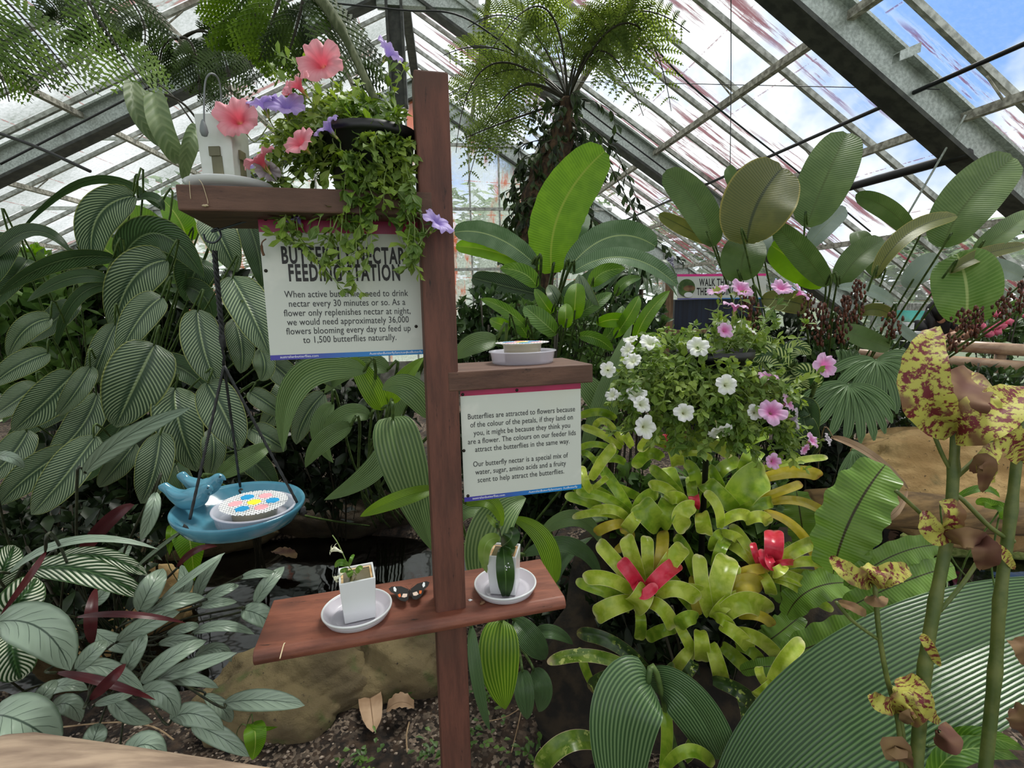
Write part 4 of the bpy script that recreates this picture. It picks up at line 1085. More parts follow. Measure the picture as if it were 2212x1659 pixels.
brom('green bromeliad at the left of the cluster beside the right sign', P(1380, 1160, 1.8), '''
1372 1122 1335 1060 1298 1008 28 1.66 1
1365 1115 1310 1076 1244 1062 26 1.65 1
1355 1120 1320 1100 1274 1108 24 1.62 0
1345 1125 1300 1108 1236 1118 20 1.64 0
1350 1130 1315 1136 1286 1152 26 1.62 3
1378 1112 1365 1128 1352 1146 34 1.58 0
1374 1115 1388 1080 1422 1064 34 1.64 1
1425 1140 1402 1112 1380 1088 62 1.6 1
1428 1138 1440 1105 1450 1082 50 1.6 1
1390 1080 1350 1060 1320 1052 24 1.7 1
1330 1190 1360 1160 1340 1140 26 1.66 3
1300 1100 1270 1085 1220 1070 26 1.72 1
''')
brom('bromeliad with a dark red heart just below the petunia basket', P(1450, 1020, 1.8), '''
1450 958 1468 940 1488 922 30 1.66 2
1452 962 1440 952 1434 938 28 1.64 2
1455 966 1488 952 1518 962 20 1.62 0
1465 976 1530 960 1578 988 28 1.62 0
1470 984 1510 980 1538 994 16 1.6 0
1452 968 1460 986 1464 1006 34 1.58 0
1440 964 1404 950 1384 976 26 1.6 0
1432 964 1418 948 1400 960 20 1.62 0
1470 955 1500 936 1536 934 20 1.66 1
1430 990 1400 980 1370 1010 30 1.68 1
1480 1000 1500 1020 1500 1050 30 1.7 1
''')
brom('slender-leaved bromeliad beside the right edge of the right sign', P(1300, 1080, 1.8), '''
1342 968 1300 938 1256 922 20 1.62 0
1335 978 1290 960 1250 970 16 1.62 1
1345 962 1310 912 1282 926 18 1.62 0
1276 1036 1300 995 1328 962 28 1.56 0
1276 1062 1262 1035 1256 1006 22 1.56 0
1300 1022 1275 985 1256 982 16 1.62 1
1365 965 1350 940 1340 925 24 1.66 0
1280 1055 1300 1040 1312 1030 14 1.58 0
1350 1000 1320 990 1280 1000 22 1.68 1
1240 1060 1290 1060 1340 1100 26 1.7 1
1330 905 1295 890 1250 900 20 1.66 1
''')
brom('small lime bromeliad pup standing alone above the huge pleated leaf', P(1664, 1520, 1.4), '''
1664 1486 1690 1432 1734 1382 36 1.3 0
1672 1476 1652 1496 1634 1508 34 1.28 0
1668 1488 1700 1480 1730 1490 18 1.3 0
1660 1484 1645 1462 1640 1440 22 1.32 0
''')
brom('dark speckled bromeliad low on the soil right of the post', P(1430, 1530, 1.5), '''
1420 1486 1300 1420 1182 1432 30 1.36 5 0
1405 1460 1330 1392 1246 1368 34 1.4 4
1395 1475 1325 1462 1274 1490 36 1.36 4
1425 1495 1438 1462 1458 1440 30 1.36 4
1540 1470 1615 1505 1660 1572 38 1.4 4
1292 1606 1220 1608 1160 1672 48 1.3 5
1430 1690 1442 1590 1434 1526 30 1.28 1
1512 1600 1514 1560 1512 1522 32 1.34 1
1436 1660 1490 1622 1542 1654 30 1.22 1
1480 1640 1530 1580 1560 1600 40 1.3 5
1600 1500 1620 1560 1600 1620 40 1.45 4
1360 1400 1345 1440 1355 1470 22 1.45 1
1290 1500 1262 1440 1256 1400 22 1.5 1
''')
M_MOUND = noisy('dark_planting_mound', hx(22, 18, 13), hx(52, 42, 28), 16., .95, bs=.8)
mb = MB(); c = P(1520, 1400, 2.1); blob(mb, (c.x, c.y+.1, .0), .72, .5, .62, 3, .2, 32, 20); tag(mb.build('planting_mound', M_MOUND), 'dark soil and leaf-litter mound the lime bromeliads grow on', 'soil mound')

# ---------------------------------------------------------------- petunias
def sleaf(mb, p, d, n_, L_, W_, curl=.2):
    d = d.normalized(); s = d.cross(n_); s = s.normalized() if s.length > .01 else frame_of(d)[0]; n_ = s.cross(d)
    q = [p, p+d*L_*.3-s*W_*.32+n_*L_*.05, p+d*L_*.3, p+d*L_*.3+s*W_*.32+n_*L_*.05, p+d*L_*.68-s*W_*.5+n_*L_*.04, p+d*L_*.68-n_*L_*.05, p+d*L_*.68+s*W_*.5+n_*L_*.04, p+d*L_-n_*L_*curl]
    mb.add(q, [(0, 3, 2), (0, 2, 1), (1, 2, 5, 4), (2, 3, 6, 5), (4, 5, 7), (5, 6, 7)], [(0, .5), (.3, .2), (.3, .5), (.3, .8), (.7, 0), (.7, .5), (.7, 1), (1, .5)])
def rv(rr): return V((rr.gauss(0, 1), rr.gauss(0, 1), rr.gauss(0, 1))).normalized()
def sprig(lm, sm, pts, L_, rr, step=.018, droop=0., sr=.0011, wr=.55):
    sp_ = spline(pts, 5); tube(sm, sp_, [sr*(1-.4*i/len(sp_)) for i in range(len(sp_))], 5)
    acc = 0.
    for i in range(1, len(sp_)):
        acc += (sp_[i]-sp_[i-1]).length
        while acc > step:
            acc -= step; t = (sp_[i]-sp_[i-1]).normalized()
            for _ in range(2):
                d = (rv(rr)+t*.6+V((0, 0, -droop))).normalized(); n_ = (rv(rr)*.5+V((0, 0, 1))+(O-sp_[i]).normalized()*.5).normalized()
                k = rr.uniform(.6, 1.15); sleaf(lm, sp_[i], d, n_, L_*k, L_*k*wr, rr.uniform(-.1, .35))
    t = (sp_[-1]-sp_[-2]).normalized()
    for _ in range(5): sleaf(lm, sp_[-1], (rv(rr)*.8+t).normalized(), rv(rr), L_*rr.uniform(.4, .8), L_*.28)
def petal_mat(name, lobe, throat, vein):
    m, nt, b = base(name, lobe, .55); u, v, _ = uvs(nt)
    c = mx(nt, ss(nt, u, .15, .75), throat, lobe); w_ = mt(nt, 'SINE', mt(nt, 'MULTIPLY', v, 2*pi*25))
    c = mx(nt, mt(nt, 'MULTIPLY', ss(nt, w_, .5, 1.), mt(nt, 'SUBTRACT', .5, mt(nt, 'MULTIPLY', u, .45))), c, vein); c = mx(nt, ss(nt, u, 0., .12), hx(214, 206, 130), c)
    nt.links.new(c, b.inputs['Base Color']); tr = nd(nt, 'ShaderNodeBsdfTranslucent'); nt.links.new(c, tr.inputs[0]); ms = nd(nt, 'ShaderNodeMixShader', x0=.32)
    nt.links.new(b.outputs[0], ms.inputs[1]); nt.links.new(tr.outputs[0], ms.inputs[2]); nt.links.new(ms.outputs[0], nt.nodes['Material Output'].inputs[0]); return m
PT = {'k': petal_mat('coral_pink_petal', hx(240, 164, 176), hx(228, 92, 112), hx(226, 118, 136)), 'p': petal_mat('violet_petal', hx(190, 168, 230), hx(156, 132, 214), hx(150, 126, 204)),
      'w': petal_mat('white_petal', hx(250, 250, 250), hx(226, 232, 200), hx(222, 226, 220)), 'l': petal_mat('lilac_pink_petal', hx(234, 190, 230), hx(226, 120, 186), hx(216, 140, 204)),
      'g': petal_mat('faded_petal', hx(206, 196, 206), hx(176, 160, 180), hx(150, 130, 160))}
M_PETL = leafmat('petunia_leaf', hx(86, 118, 46), hx(138, 164, 82), 'plain', trans=.32, rough=.5, rib=hx(150, 168, 104))
M_PETB = leafmat('bright_petunia_leaf', hx(116, 150, 50), hx(168, 190, 92), 'plain', trans=.36, rough=.5, rib=hx(170, 184, 110))
M_PSTEM = base('pale_green_stem', hx(128, 148, 84), .6)[0]
def petunia(parent, x, y, d, size, c, dr, seed=0):
    rr = random.Random(seed*31+int(x)); pc = P(x, y, d); ax = (RT*dr[0]+UP*dr[1]-FW*dr[2]).normalized(); s, b = frame_of(ax, rv(rr)); rad = size/2/F*d
    cc = pc-ax*rad*.15; n = 50; mb = MB(); vs = []; uv = []; ring = [(.07, -.95, 0), (.10, -.6, .06), (.16, -.3, .12), (.34, -.08, .3), (.62, .03, .55), (.86, .05, .8), (1., .0, 1.)]
    ph = rr.uniform(0, 6); lob = [rr.uniform(.88, 1.1) for _ in range(5)]; tl = [rr.uniform(-.16, .16) for _ in range(5)]
    for r_, h_, u_ in ring:
        for j in range(n):
            a = 2*pi*j/n; q = a*5/(2*pi); k = int(q) % 5; f = q-int(q)
            lobe = 1-.26*r_**3*(1-sin(pi*f))**2.2; lobe *= 1+(lob[k]-1)*sin(pi*f)*r_
            hh = h_+r_*r_*(.09*sin(a*10+ph)+.05*sin(a*17+ph)+tl[k]*sin(pi*f)-.10*(1-sin(pi*f)))
            vs.append(cc+(s*cos(a)+b*sin(a))*rad*r_*lobe+ax*rad*hh); uv.append((u_, j/n))
    fs = [(i*n+j, i*n+(j+1) % n, (i+1)*n+(j+1) % n, (i+1)*n+j) for i in range(len(ring)-1) for j in range(n)]
    mb.add(vs, fs, uv); f = mb.build('flower', PT[c], parent)
    mb = MB(); bp = cc-ax*rad*.95; tube(mb, [bp-ax*rad*.25, bp, bp+ax*rad*.2], [.0012, .0022, .0018], 6)
    for k in range(5): sleaf(mb, bp, (ax+(s*cos(k*1.26)+b*sin(k*1.26))*.5), s, rad*.55, rad*.14)
    mb.build('calyx', M_PETB, f); return bp-ax*rad*.25
def pot(parent, c, r, h, ax=V((0, 0, 1))):
    mb = MB(); lathe(mb, c, ax, [(0, 0), (r*.74, 0), (r*.78, .004), (r*.93, h*.86), (r, h*.87), (r*1.03, h*.9), (r*1.03, h), (r*.96, h), (r*.92, h*.88), (0, h*.84)], 40)
    mb.build('pot', M_PIPE_POT, parent)
M_PIPE_POT = base('black_plastic_pot', hx(22, 23, 24), .4)[0]
def basket(label, cat, c, pr, ph_, ell, flowers, seed, L_, arcs, group=None):
    rr = random.Random(seed); t = thing('potted_petunia', label, cat, c); pot(t, c, pr, ph_)
    for gi, mat_ in enumerate((M_PETL, M_PETB)):
        lm = MB(); sm = MB(); c0 = V(c)+V((0, 0, ph_*.95))
        for k, (x, y, rx, ry, d, rd, n) in enumerate(ell):
            for i in range(n):
                if (i+k) % 2 != gi: continue
                a = rr.uniform(0, 6.28); q = sqrt(rr.random()); e_ = P(x+rx*q*cos(a), y+ry*q*sin(a), d+rr.uniform(-rd, rd))
                st_ = c0+V((rr.uniform(-1, 1), rr.uniform(-1, 1), 0))*pr*.8; dist = (e_-st_).length
                a0 = e_+(st_-e_)*min(1, .10/max(dist, .01))*rr.uniform(.5, 1)+V((0, 0, rr.uniform(-.01, .03)))
                sprig(lm, sm, [a0, (a0+e_)/2+rv(rr)*.012+V((0, 0, .012)), e_], L_, rr)
        for i, ar in enumerate(arcs):
            if i % 2 == gi: sprig(lm, sm, [P(*q) for q in ar], L_*.9, rr, .02, .2, .0013)
        lm.build('foliage', mat_, t); sm.build('stems', M_PSTEM, t)
    for i, (x, y, s_, cl, d, dr) in enumerate(flowers):
        bp = petunia(t, x, y, d, s_*(1.1 if cl in 'kpg' else .98), cl, dr, i); mb = MB(); tg = P(x*.75+ell[0][0]*.25, y*.75+ell[0][1]*.25, ell[0][4]); mid = bp+(tg-bp)*.35+V((0, 0, -.02))
        if (tg-bp).length > .2: tg = bp+(tg-bp).normalized()*.2; mid = (bp+tg)/2+V((0, 0, -.015))
        tube(mb, spline([bp, mid, tg], 5), .0011, 5); mb.build('flower_stalk', M_PSTEM, t)
    return t
basket('black pot of coral-pink and violet petunias trailing over the upper shelf', 'flowering plant', S(-.148, .3695, .10), .098, .135,
    [(800, 330, 70, 60, 1.02, .04, 26), (690, 260, 90, 50, 1.08, .05, 26), (640, 320, 75, 45, 1.06, .05, 26), (720, 360, 80, 35, 1.02, .05, 28), (810, 400, 75, 50, .98, .03, 24), (860, 340, 34, 60, 1.0, .03, 16), (700, 215, 80, 30, 1.1, .05, 12), (820, 250, 55, 40, 1.08, .04, 16),
     (800, 460, 65, 35, .97, .02, 14), (740, 540, 55, 35, .965, .01, 6), (790, 345, 60, 50, .96, .02, 14), (830, 290, 50, 40, .97, .02, 12), (750, 240, 80, 30, 1.0, .03, 16), (640, 280, 60, 60, .99, .02, 16), (600, 390, 36, 22, 1.03, .03, 8), (870, 440, 28, 50, .97, .02, 9), (890, 560, 16, 40, .97, .01, 6), (650, 500, 50, 14, .965, .01, 4)],
    [(686, 124, 96, 'k', 1.0, (-.1, .12, 1)), (508, 248, 90, 'k', .93, (.15, .15, 1)), (553, 335, 74, 'k', .94, (-.5, .75, .5)), (634, 172, 70, 'k', .95, (-.5, .6, .5)), (640, 300, 70, 'k', .92, (-.3, .3, .8)), (612, 196, 44, 'k', 1.0, (-.7, .2, .6)),
     (562, 212, 66, 'p', .96, (-.3, .9, .35)), (616, 218, 74, 'p', .96, (.2, .5, .8)), (699, 264, 66, 'p', .93, (-.5, .55, .5)), (846, 104, 58, 'p', 1.1, (.55, .8, .12)), (590, 432, 84, 'p', .99, (-.15, .96, .28)), (640, 466, 48, 'p', .99, (-.35, .9, .3)),
     (950, 472, 66, 'p', .97, (.55, .6, .45)), (578, 372, 52, 'g', .96, (.1, -.8, .5)), (535, 360, 30, 'p', 1.08, (-.2, .6, .6))], 11, .030,
    [[(846, 240, 1.06), (838, 190, 1.08), (842, 140, 1.09)], [(858, 250, 1.06), (852, 200, 1.08), (872, 150, 1.09)], [(700, 250, 1.08), (640, 200, 1.1), (588, 150, 1.12)], [(700, 240, 1.08), (680, 180, 1.1), (662, 112, 1.1)], [(690, 200, 1.1), (640, 140, 1.1), (605, 118, 1.12)],
     [(740, 440, .98), (700, 520, .97), (620, 520, .965), (585, 500, .965)], [(640, 470, .98), (650, 520, .97), (700, 580, .965), (740, 625, .965)], [(760, 450, .98), (770, 540, .965), (760, 600, .965), (780, 630, .965)], [(800, 460, .98), (800, 540, .965), (770, 600, .965), (720, 560, .965)],
     [(860, 440, .98), (885, 480, .97), (880, 540, .965), (905, 590, .965)], [(900, 440, .98), (915, 500, .97), (895, 560, .965), (870, 580, .965)], [(820, 430, .97), (850, 410, .96), (880, 440, .96)], [(930, 490, .965), (915, 510, .965), (895, 540, .965)], [(620, 450, 1.0), (630, 490, .98), (660, 530, .965), (700, 570, .96)],
     [(600, 450, .99), (610, 480, .98), (640, 500, .97)], [(740, 470, .97), (735, 560, .965), (750, 590, .96)]])
basket('black pot bushy with white and lilac-pink petunias above the bromeliads', 'flowering plant', P(1530, 885, 1.62), .125, .20,
    [(1440, 800, 110, 70, 1.5, .08, 60), (1540, 860, 120, 80, 1.48, .08, 80), (1400, 870, 100, 60, 1.48, .08, 50), (1640, 880, 110, 70, 1.48, .08, 50), (1500, 930, 130, 50, 1.46, .07, 40), (1650, 960, 80, 40, 1.5, .06, 24), (1580, 720, 50, 40, 1.55, .08, 14), (1660, 740, 30, 60, 1.55, .05, 10), (1470, 730, 80, 20, 1.55, .06, 14), (1720, 950, 40, 40, 1.5, .05, 8)],
    [(1362, 730, 34, 'w', 1.5, (-.3, .8, .4)), (1406, 736, 50, 'w', 1.48, (0, .6, .7)), (1354, 754, 36, 'w', 1.46, (-.6, .4, .6)), (1510, 746, 52, 'w', 1.42, (0, .4, .9)), (1366, 776, 42, 'w', 1.42, (-.4, .5, .7)), (1313, 798, 36, 'w', 1.44, (-.2, .1, 1)), (1320, 852, 34, 'w', 1.42, (-.6, .4, .5)),
     (1376, 848, 48, 'w', 1.4, (0, .6, .7)), (1388, 872, 42, 'w', 1.38, (.2, .3, .9)), (1342, 856, 24, 'w', 1.42, (0, .5, .6)), (1572, 830, 50, 'w', 1.38, (0, .2, 1)), (1480, 890, 46, 'w', 1.38, (0, .3, 1)), (1396, 922, 52, 'w', 1.38, (.2, .1, 1)), (1556, 936, 58, 'w', 1.4, (.1, -.75, .5)), (1632, 890, 36, 'w', 1.4, (-.2, .2, .9)),
     (1560, 700, 38, 'w', 1.52, (-.5, .5, .6)), (1598, 702, 28, 'w', 1.54, (0, .5, .6)), (1624, 710, 34, 'w', 1.52, (.5, .6, .4)),
     (1550, 622, 48, 'l', 1.5, (-.4, .8, .3)), (1604, 620, 50, 'l', 1.5, (.1, .5, .8)), (1690, 617, 48, 'l', 1.5, (0, .6, .7)), (1736, 628, 46, 'l', 1.5, (.6, .5, .5)), (1590, 654, 54, 'l', 1.5, (.1, .97, .2)), (1568, 712, 38, 'l', 1.46, (.1, .2, .9)), (1787, 788, 56, 'l', 1.46, (.1, .2, 1)),
     (1660, 808, 50, 'l', 1.44, (.1, .92, .35)), (1670, 886, 62, 'l', 1.38, (-.1, .45, .8)), (1708, 868, 44, 'l', 1.42, (.5, .4, .6)), (1726, 906, 44, 'g', 1.42, (.7, 0, .5)), (1758, 950, 36, 'l', 1.42, (.4, .4, .6)), (1672, 997, 36, 'l', 1.38, (0, .1, 1)), (1792, 948, 28, 'g', 1.44, (.5, .2, .5)), (1742, 972, 30, 'l', 1.42, (.3, -.3, .6))], 23, .034,
    [[(1600, 780, 1.5), (1650, 700, 1.5), (1690, 640, 1.5)], [(1640, 870, 1.45), (1720, 830, 1.45), (1770, 805, 1.46)], [(1570, 760, 1.5), (1600, 700, 1.5), (1600, 640, 1.5)], [(1540, 760, 1.5), (1550, 700, 1.5), (1552, 640, 1.5)], [(1660, 900, 1.45), (1700, 940, 1.45), (1750, 955, 1.44)],
     [(1650, 850, 1.48), (1690, 790, 1.48), (1740, 700, 1.5)], [(1480, 740, 1.52), (1490, 715, 1.52), (1500, 702, 1.52)], [(1700, 960, 1.45), (1720, 1000, 1.45), (1740, 1010, 1.45)], [(1400, 900, 1.42), (1360, 930, 1.42), (1320, 930, 1.42)]])
mb = MB(); c = P(1530, 885, 1.62); lathe(mb, (c.x, c.y, 0), (0, 0, 1), [(.010, 0), (.010, c.z-.03), (.10, c.z-.015), (.10, c.z), (0, c.z)], 16); tag(mb.build('pot_stand', M_PIPE_POT), 'slim dark stand hidden in the bromeliads under the white petunia pot', 'stand')

# sprigs in the two white vases
M_SPR = leafmat('sprig_leaf', hx(78, 122, 34), hx(116, 156, 60), 'plain', trans=.3, rib=hx(140, 170, 90))
M_CIT = leafmat('dark_citrus_leaf', hx(36, 64, 26), hx(58, 88, 34), 'plain', trans=.15, rough=.3, rib=hx(96, 126, 70))
M_PALE = leafmat('pale_limp_leaf', hx(120, 150, 62), hx(158, 182, 100), 'plain', trans=.3, rough=.45, rib=hx(150, 170, 100))
dA = (vA.location-O).dot(FW); dB = (vB.location-O).dot(FW)-.04
t = leafset('flower_sprig', 'cut sprig with small white tubular flowers in the left white vase', 'flower', [M_SPR], '''
752 1222 735 1215 724 1226 15 %f 0
754 1224 760 1205 766 1198 8 %f 0
752 1230 742 1232 734 1236 10 %f 0
770 1238 776 1228 784 1224 12 %f 0
752 1232 756 1240 758 1246 14 %f 0
'''.replace('%f', '%.3f' % (dA-.02)), P(768, 1245, dA), nu=8, nv=4, a=.5, b=.7)
mb = MB(); tube(mb, spline([P(780, 1250, dA), P(755, 1225, dA-.02), P(738, 1190, dA-.02), P(728, 1170, dA-.02), P(718, 1156, dA-.02)], 4), .0012, 5); mb.build('stem', M_PSTEM, t)
M_CRE = base('cream_petal', hx(240, 240, 214), .5)[0]
for (x0, y0, x1, y1, r) in ((740, 1194, 722, 1184, .0035), (737, 1190, 716, 1188, .003), (744, 1236, 726, 1250, .003)):
    a_ = P(x0, y0, dA-.025); b_ = P(x1, y1, dA-.03); mb = MB(); tube(mb, [a_, a_+(b_-a_)*.7, b_], [.0016, .003, .0045], 8)
    for k in range(5): s, q = frame_of(b_-a_); sleaf(mb, b_, (b_-a_).normalized()*.3+(s*cos(k*1.26)+q*sin(k*1.26)), (b_-a_), .012, .007, .3)
    mb.build('flower', M_CRE, t)
t = leafset('leaf_sprig', 'cut leafy sprig whose dark leaf dotted with white eggs hangs before the right vase', 'leaf', [M_CIT, M_PALE], '''
1086 1180 1092 1240 1092 1296 40 %f 0 0
1080 1162 1048 1180 1052 1238 30 %f 1 0
1084 1180 1105 1160 1100 1142 38 %f 0
1092 1188 1102 1184 1098 1168 22 %f 0
1080 1140 1066 1128 1050 1110 14 %f 1
1076 1150 1074 1135 1073 1122 6 %f 0
'''.replace('%f', '%.3f' % dB), P(1090, 1200, dB+.04), nu=16, nv=8, a=.55, b=.75, wave=.02)
mb = MB(); tube(mb, spline([P(1100, 1215, dB+.04), P(1090, 1180, dB+.01), P(1080, 1150, dB+.01), P(1078, 1125, dB+.01)], 4), .0013, 5); mb.build('stem', M_PETD, t)
for (x, y) in ((1098, 1217), (1092, 1223), (1100, 1225), (1094, 1231), (1095, 1226)):
    mb = MB(); blob(mb, P(x, y, dB-.052), .0016, .0016, .0016, 1, 0, 8, 6); mb.build('egg', M_CER, t)

# ---------------------------------------------------------------- ferns
M_FERN = leafmat('fern_pinna', hx(84, 116, 34), hx(128, 160, 56), 'plain', trans=.38, rough=.5, tc=(1, 1, .4, 1))
M_FERD = leafmat('dark_fern_pinna', hx(40, 58, 22), hx(74, 98, 36), 'plain', trans=.25, rough=.5)
M_FERF = leafmat('misty_fern_pinna', hx(100, 122, 66), hx(150, 170, 100), 'plain', trans=.4, rough=.5)
M_RACH = base('fern_rachis', hx(48, 44, 28), .6)[0]
def frond(t, A, C, B, w, m, npn=22, npl=20, rr=R, droop=.35, rad=.006, side=None, pl=.26, name='frond'):
    pts = bez(under(A, .3), under(C, .3), under(B, .3), npn+5); mb = MB(); st_ = MB(); n = len(pts)
    tube(st_, pts, [rad*(1-.8*i/(n-1))+.0006 for i in range(n)], 6); tube(mb, pts, [rad*.5*(1-.8*i/(n-1))+.0004 for i in range(n)], 4)
    for i in range(4, n-1):
        u = (i-4)/(n-5); tg = (pts[i+1]-pts[i-1]).normalized()
        s = tg.cross(V((0, 0, 1))); s = s.normalized() if s.length > .1 else tg.cross((O-pts[i]).normalized()).normalized()
        vd = (O-pts[i]).normalized(); s = (s+tg.cross(vd).normalized()*1.0*(1 if s.dot(tg.cross(vd)) > 0 else -1)).normalized()
        for sg in (-1, 1):
            if side and sg != side and rr.random() < .6: continue
            Ln = w/2*(sin(pi*min(1, .12+u*.88))**.65)*rr.uniform(.88, 1.05); d = (s*sg+tg*.35).normalized(); p = pts[i]; k = max(5, int(npl*Ln/(w/2)))
            q = [p+d*Ln*(j/k)+V((0, 0, -1))*Ln*droop*(j/k)**2 for j in range(k+1)]; nrm = d.cross(tg).normalized()
            tube(mb, [q[0]-d*rad*.5]+q[1:], [rad*.32]*(k//2)+[rad*.22]*(k+1-k//2), 3, False)
            for j in range(1, k):
                td = (q[j+1]-q[j-1]).normalized(); ll = Ln*pl*(1-(j/k)**2*.85)+.002; wd_ = Ln/k*.72; e_ = td.cross(nrm).normalized()
                for s3 in (-1, 1):
                    dd_ = (e_*s3+td*.45).normalized(); b0 = q[j]
                    mb.add([b0-td*wd_*.5, b0+td*wd_*.5, b0+dd_*ll*.6+td*wd_*.35, b0+dd_*ll, b0+dd_*ll*.6-td*wd_*.3], [(0, 1, 2, 3, 4)], [(.3, .5)]*5)
    f = mb.build(name, m, t); st_.build('rachis', M_RACH, f); return f
def fern(label, root, table, mats, name='tree_fern', **k):
    t = thing(name, label, 'fern', root)
    for q in rows(table):
        d = q[7]; frond(t, P(q[0], q[1], d), P(q[2], q[3], d-q[9] if len(q) > 9 else d), P(q[4], q[5], d+.05), q[6]/F*d, mats[int(q[8])], **k)
    return t
fern('fern fronds hanging into the top left corner', P(-80, -60, 2.2), '''
-60 -60 50 40 188 205 210 2.0 0
-80 20 10 70 110 200 170 2.1 1
-60 -80 90 -10 120 40 120 2.2 1
-120 80 -30 120 20 220 150 2.0 0
''', [M_FERN, M_FERD], npn=11, npl=10)
fern('fern with long yellow-green fronds drooping left of the left rafter', P(180, -90, 2.0), '''
150 -80 225 60 338 215 200 1.9 0
120 -80 190 20 200 110 150 2.0 1
190 -80 290 10 312 95 150 1.95 1
''', [M_FERN, M_FERD], npn=11, npl=10)
t = fern('dark fern tuft arching over the dropper hook and white vase', P(385, 84, 2.3), '''
384 84 350 108 345 196 100 2.2 1
390 82 420 110 432 210 130 2.15 1
396 80 470 90 502 240 150 2.2 1
400 80 500 70 556 190 130 2.25 1
410 200 450 180 480 290 90 2.3 1
''', [M_FERN, M_FERD], npn=13, npl=12)
t = fern('fern with a thick scaly frond stalk sweeping down behind the pink petunias', P(640, -80, 2.0), '''
640 -60 735 60 812 222 190 1.75 1
560 -80 520 10 452 62 150 1.8 0
620 -60 590 40 560 130 190 1.8 0
660 -30 640 60 610 150 160 1.78 1
600 -80 540 60 520 110 170 1.85 0
''', [M_FERN, M_FERD], npn=14, npl=10, rad=.007)
mb = MB(); tube(mb, spline([P(650, -50, 1.74), P(700, 8, 1.72), P(745, 80, 1.72), P(812, 220, 1.75)], 6), [.022]*6+[.02]*6+[.014]*7, 8); mb.build('stalk', noisy('scaly_stalk', hx(66, 76, 44), hx(108, 114, 84), 60., .8, stretch=(1, 1, .3)), t)
tf = thing('tree_fern', 'tall tree fern with feathery crown and vine-wrapped trunk behind the banana leaf', 'fern', G(1150, 880, 0)); CR = P(1226, 218, 4.5)
for q in rows('''
1080 170 960 210 140 -.3
1090 110 958 120 120 -.2
1100 200 1010 400 150 .1
1130 50 1010 60 130 0
1195 80 1150 -10 120 -.2
1270 70 1330 -20 130 .2
1290 60 1430 150 150 .2
1300 110 1390 250 130 .3
1330 40 1490 70 140 0
1360 50 1450 240 140 -.2
1180 20 1060 110 150 .3
1060 140 985 330 110 .1
1100 260 1000 300 130 .2
1110 150 980 230 110 -.1
'''): frond(tf, CR, P(q[0], q[1], 4.5-q[5]), P(q[2], q[3], 4.5-q[5]*1.8), q[4]/F*4.5, M_FERF, npn=15, npl=12, rad=.012, pl=.24)
M_TRK = noisy('fibrous_trunk', hx(48, 36, 26), hx(96, 74, 52), 26., .95, bs=.9, stretch=(1, 1, .4))
TP = [CR+V((0, 0, .02)), P(1215, 300, 4.5), P(1190, 380, 4.5), P(1170, 470, 4.5), P(1150, 580, 4.5), G(1140, 880)]
TP[-1] = V((TP[-2].x-.05, TP[-2].y, 0))
mb = MB(); tp = spline(TP, 6); tube(mb, tp, [.05+.16*min(1, i/14)+.02*sin(i*1.7) for i in range(len(tp))], 14); mb.build('trunk', M_TRK, tf)
M_VINE = leafmat('dark_vine_leaf', hx(34, 48, 28), hx(70, 92, 44), 'plain', trans=.25, rough=.4)
vt = thing('climbing_vine', 'dark leafy vine wrapped round the tree fern trunk', 'vine', TP[-1]); lm = MB(); sm = MB(); rr = random.Random(5)
for i in range(150):
    u = rr.random()**.8*(len(tp)-10); k = int(u); p = tp[k]; a = rr.uniform(0, 6.28); r_ = rr.uniform(.15, .42); e_ = p+V((cos(a)*r_, sin(a)*r_, rr.uniform(-.25, .1)))
    sprig(lm, sm, [p, (p+e_)/2+V((0, 0, .05)), e_, e_+V((0, 0, -rr.uniform(.05, .25)))], .11, rr, .075, .8, .004, .42)
for ar in ([(1290, 300, 4.2), (1350, 420, 4.2), (1400, 500, 4.2), (1470, 560, 4.2)], [(1260, 260, 4.2), (1330, 330, 4.2), (1380, 440, 4.2)], [(1180, 420, 4.3), (1110, 470, 4.3), (1080, 560, 4.3)]): sprig(lm, sm, [P(*q) for q in ar], .10, rr, .06, .8, .005, .42)
lm.build('foliage', M_VINE, vt); sm.build('stems', M_RACH, vt)
leafset('wilted_leaf_plant', 'broad pale green limp leaves hanging left of the white vase on the upper shelf', 'plant', [leafmat('limp_grey_green_leaf', hx(104, 124, 82), hx(146, 160, 116), 'fine', 9, 1.5, trans=.22, rough=.5)], '''
286 178 300 250 352 316 52 1.65 0 10
334 202 358 290 392 350 70 1.6 0 -10
424 278 405 320 397 386 50 1.6 0 20
300 186 325 240 345 300 30 1.7 0 60
''', P(440, 280, 1.7), nu=16, nv=6, a=.2, b=.4, fold=.35, wave=.05, nw=2, ws=.72)
mb = MB(); tube(mb, spline([P(315, 205, 1.7), P(360, 205, 1.72), P(400, 228, 1.75), P(436, 272, 1.8)], 5), .004, 5); tube(mb, spline([P(340, 180, 1.8), P(380, 215, 1.8), P(430, 285, 1.8)], 5), .003, 5)
tag(mb.build('bare_twig', M_RACH), 'bare dark twigs behind the white vase', 'twig')

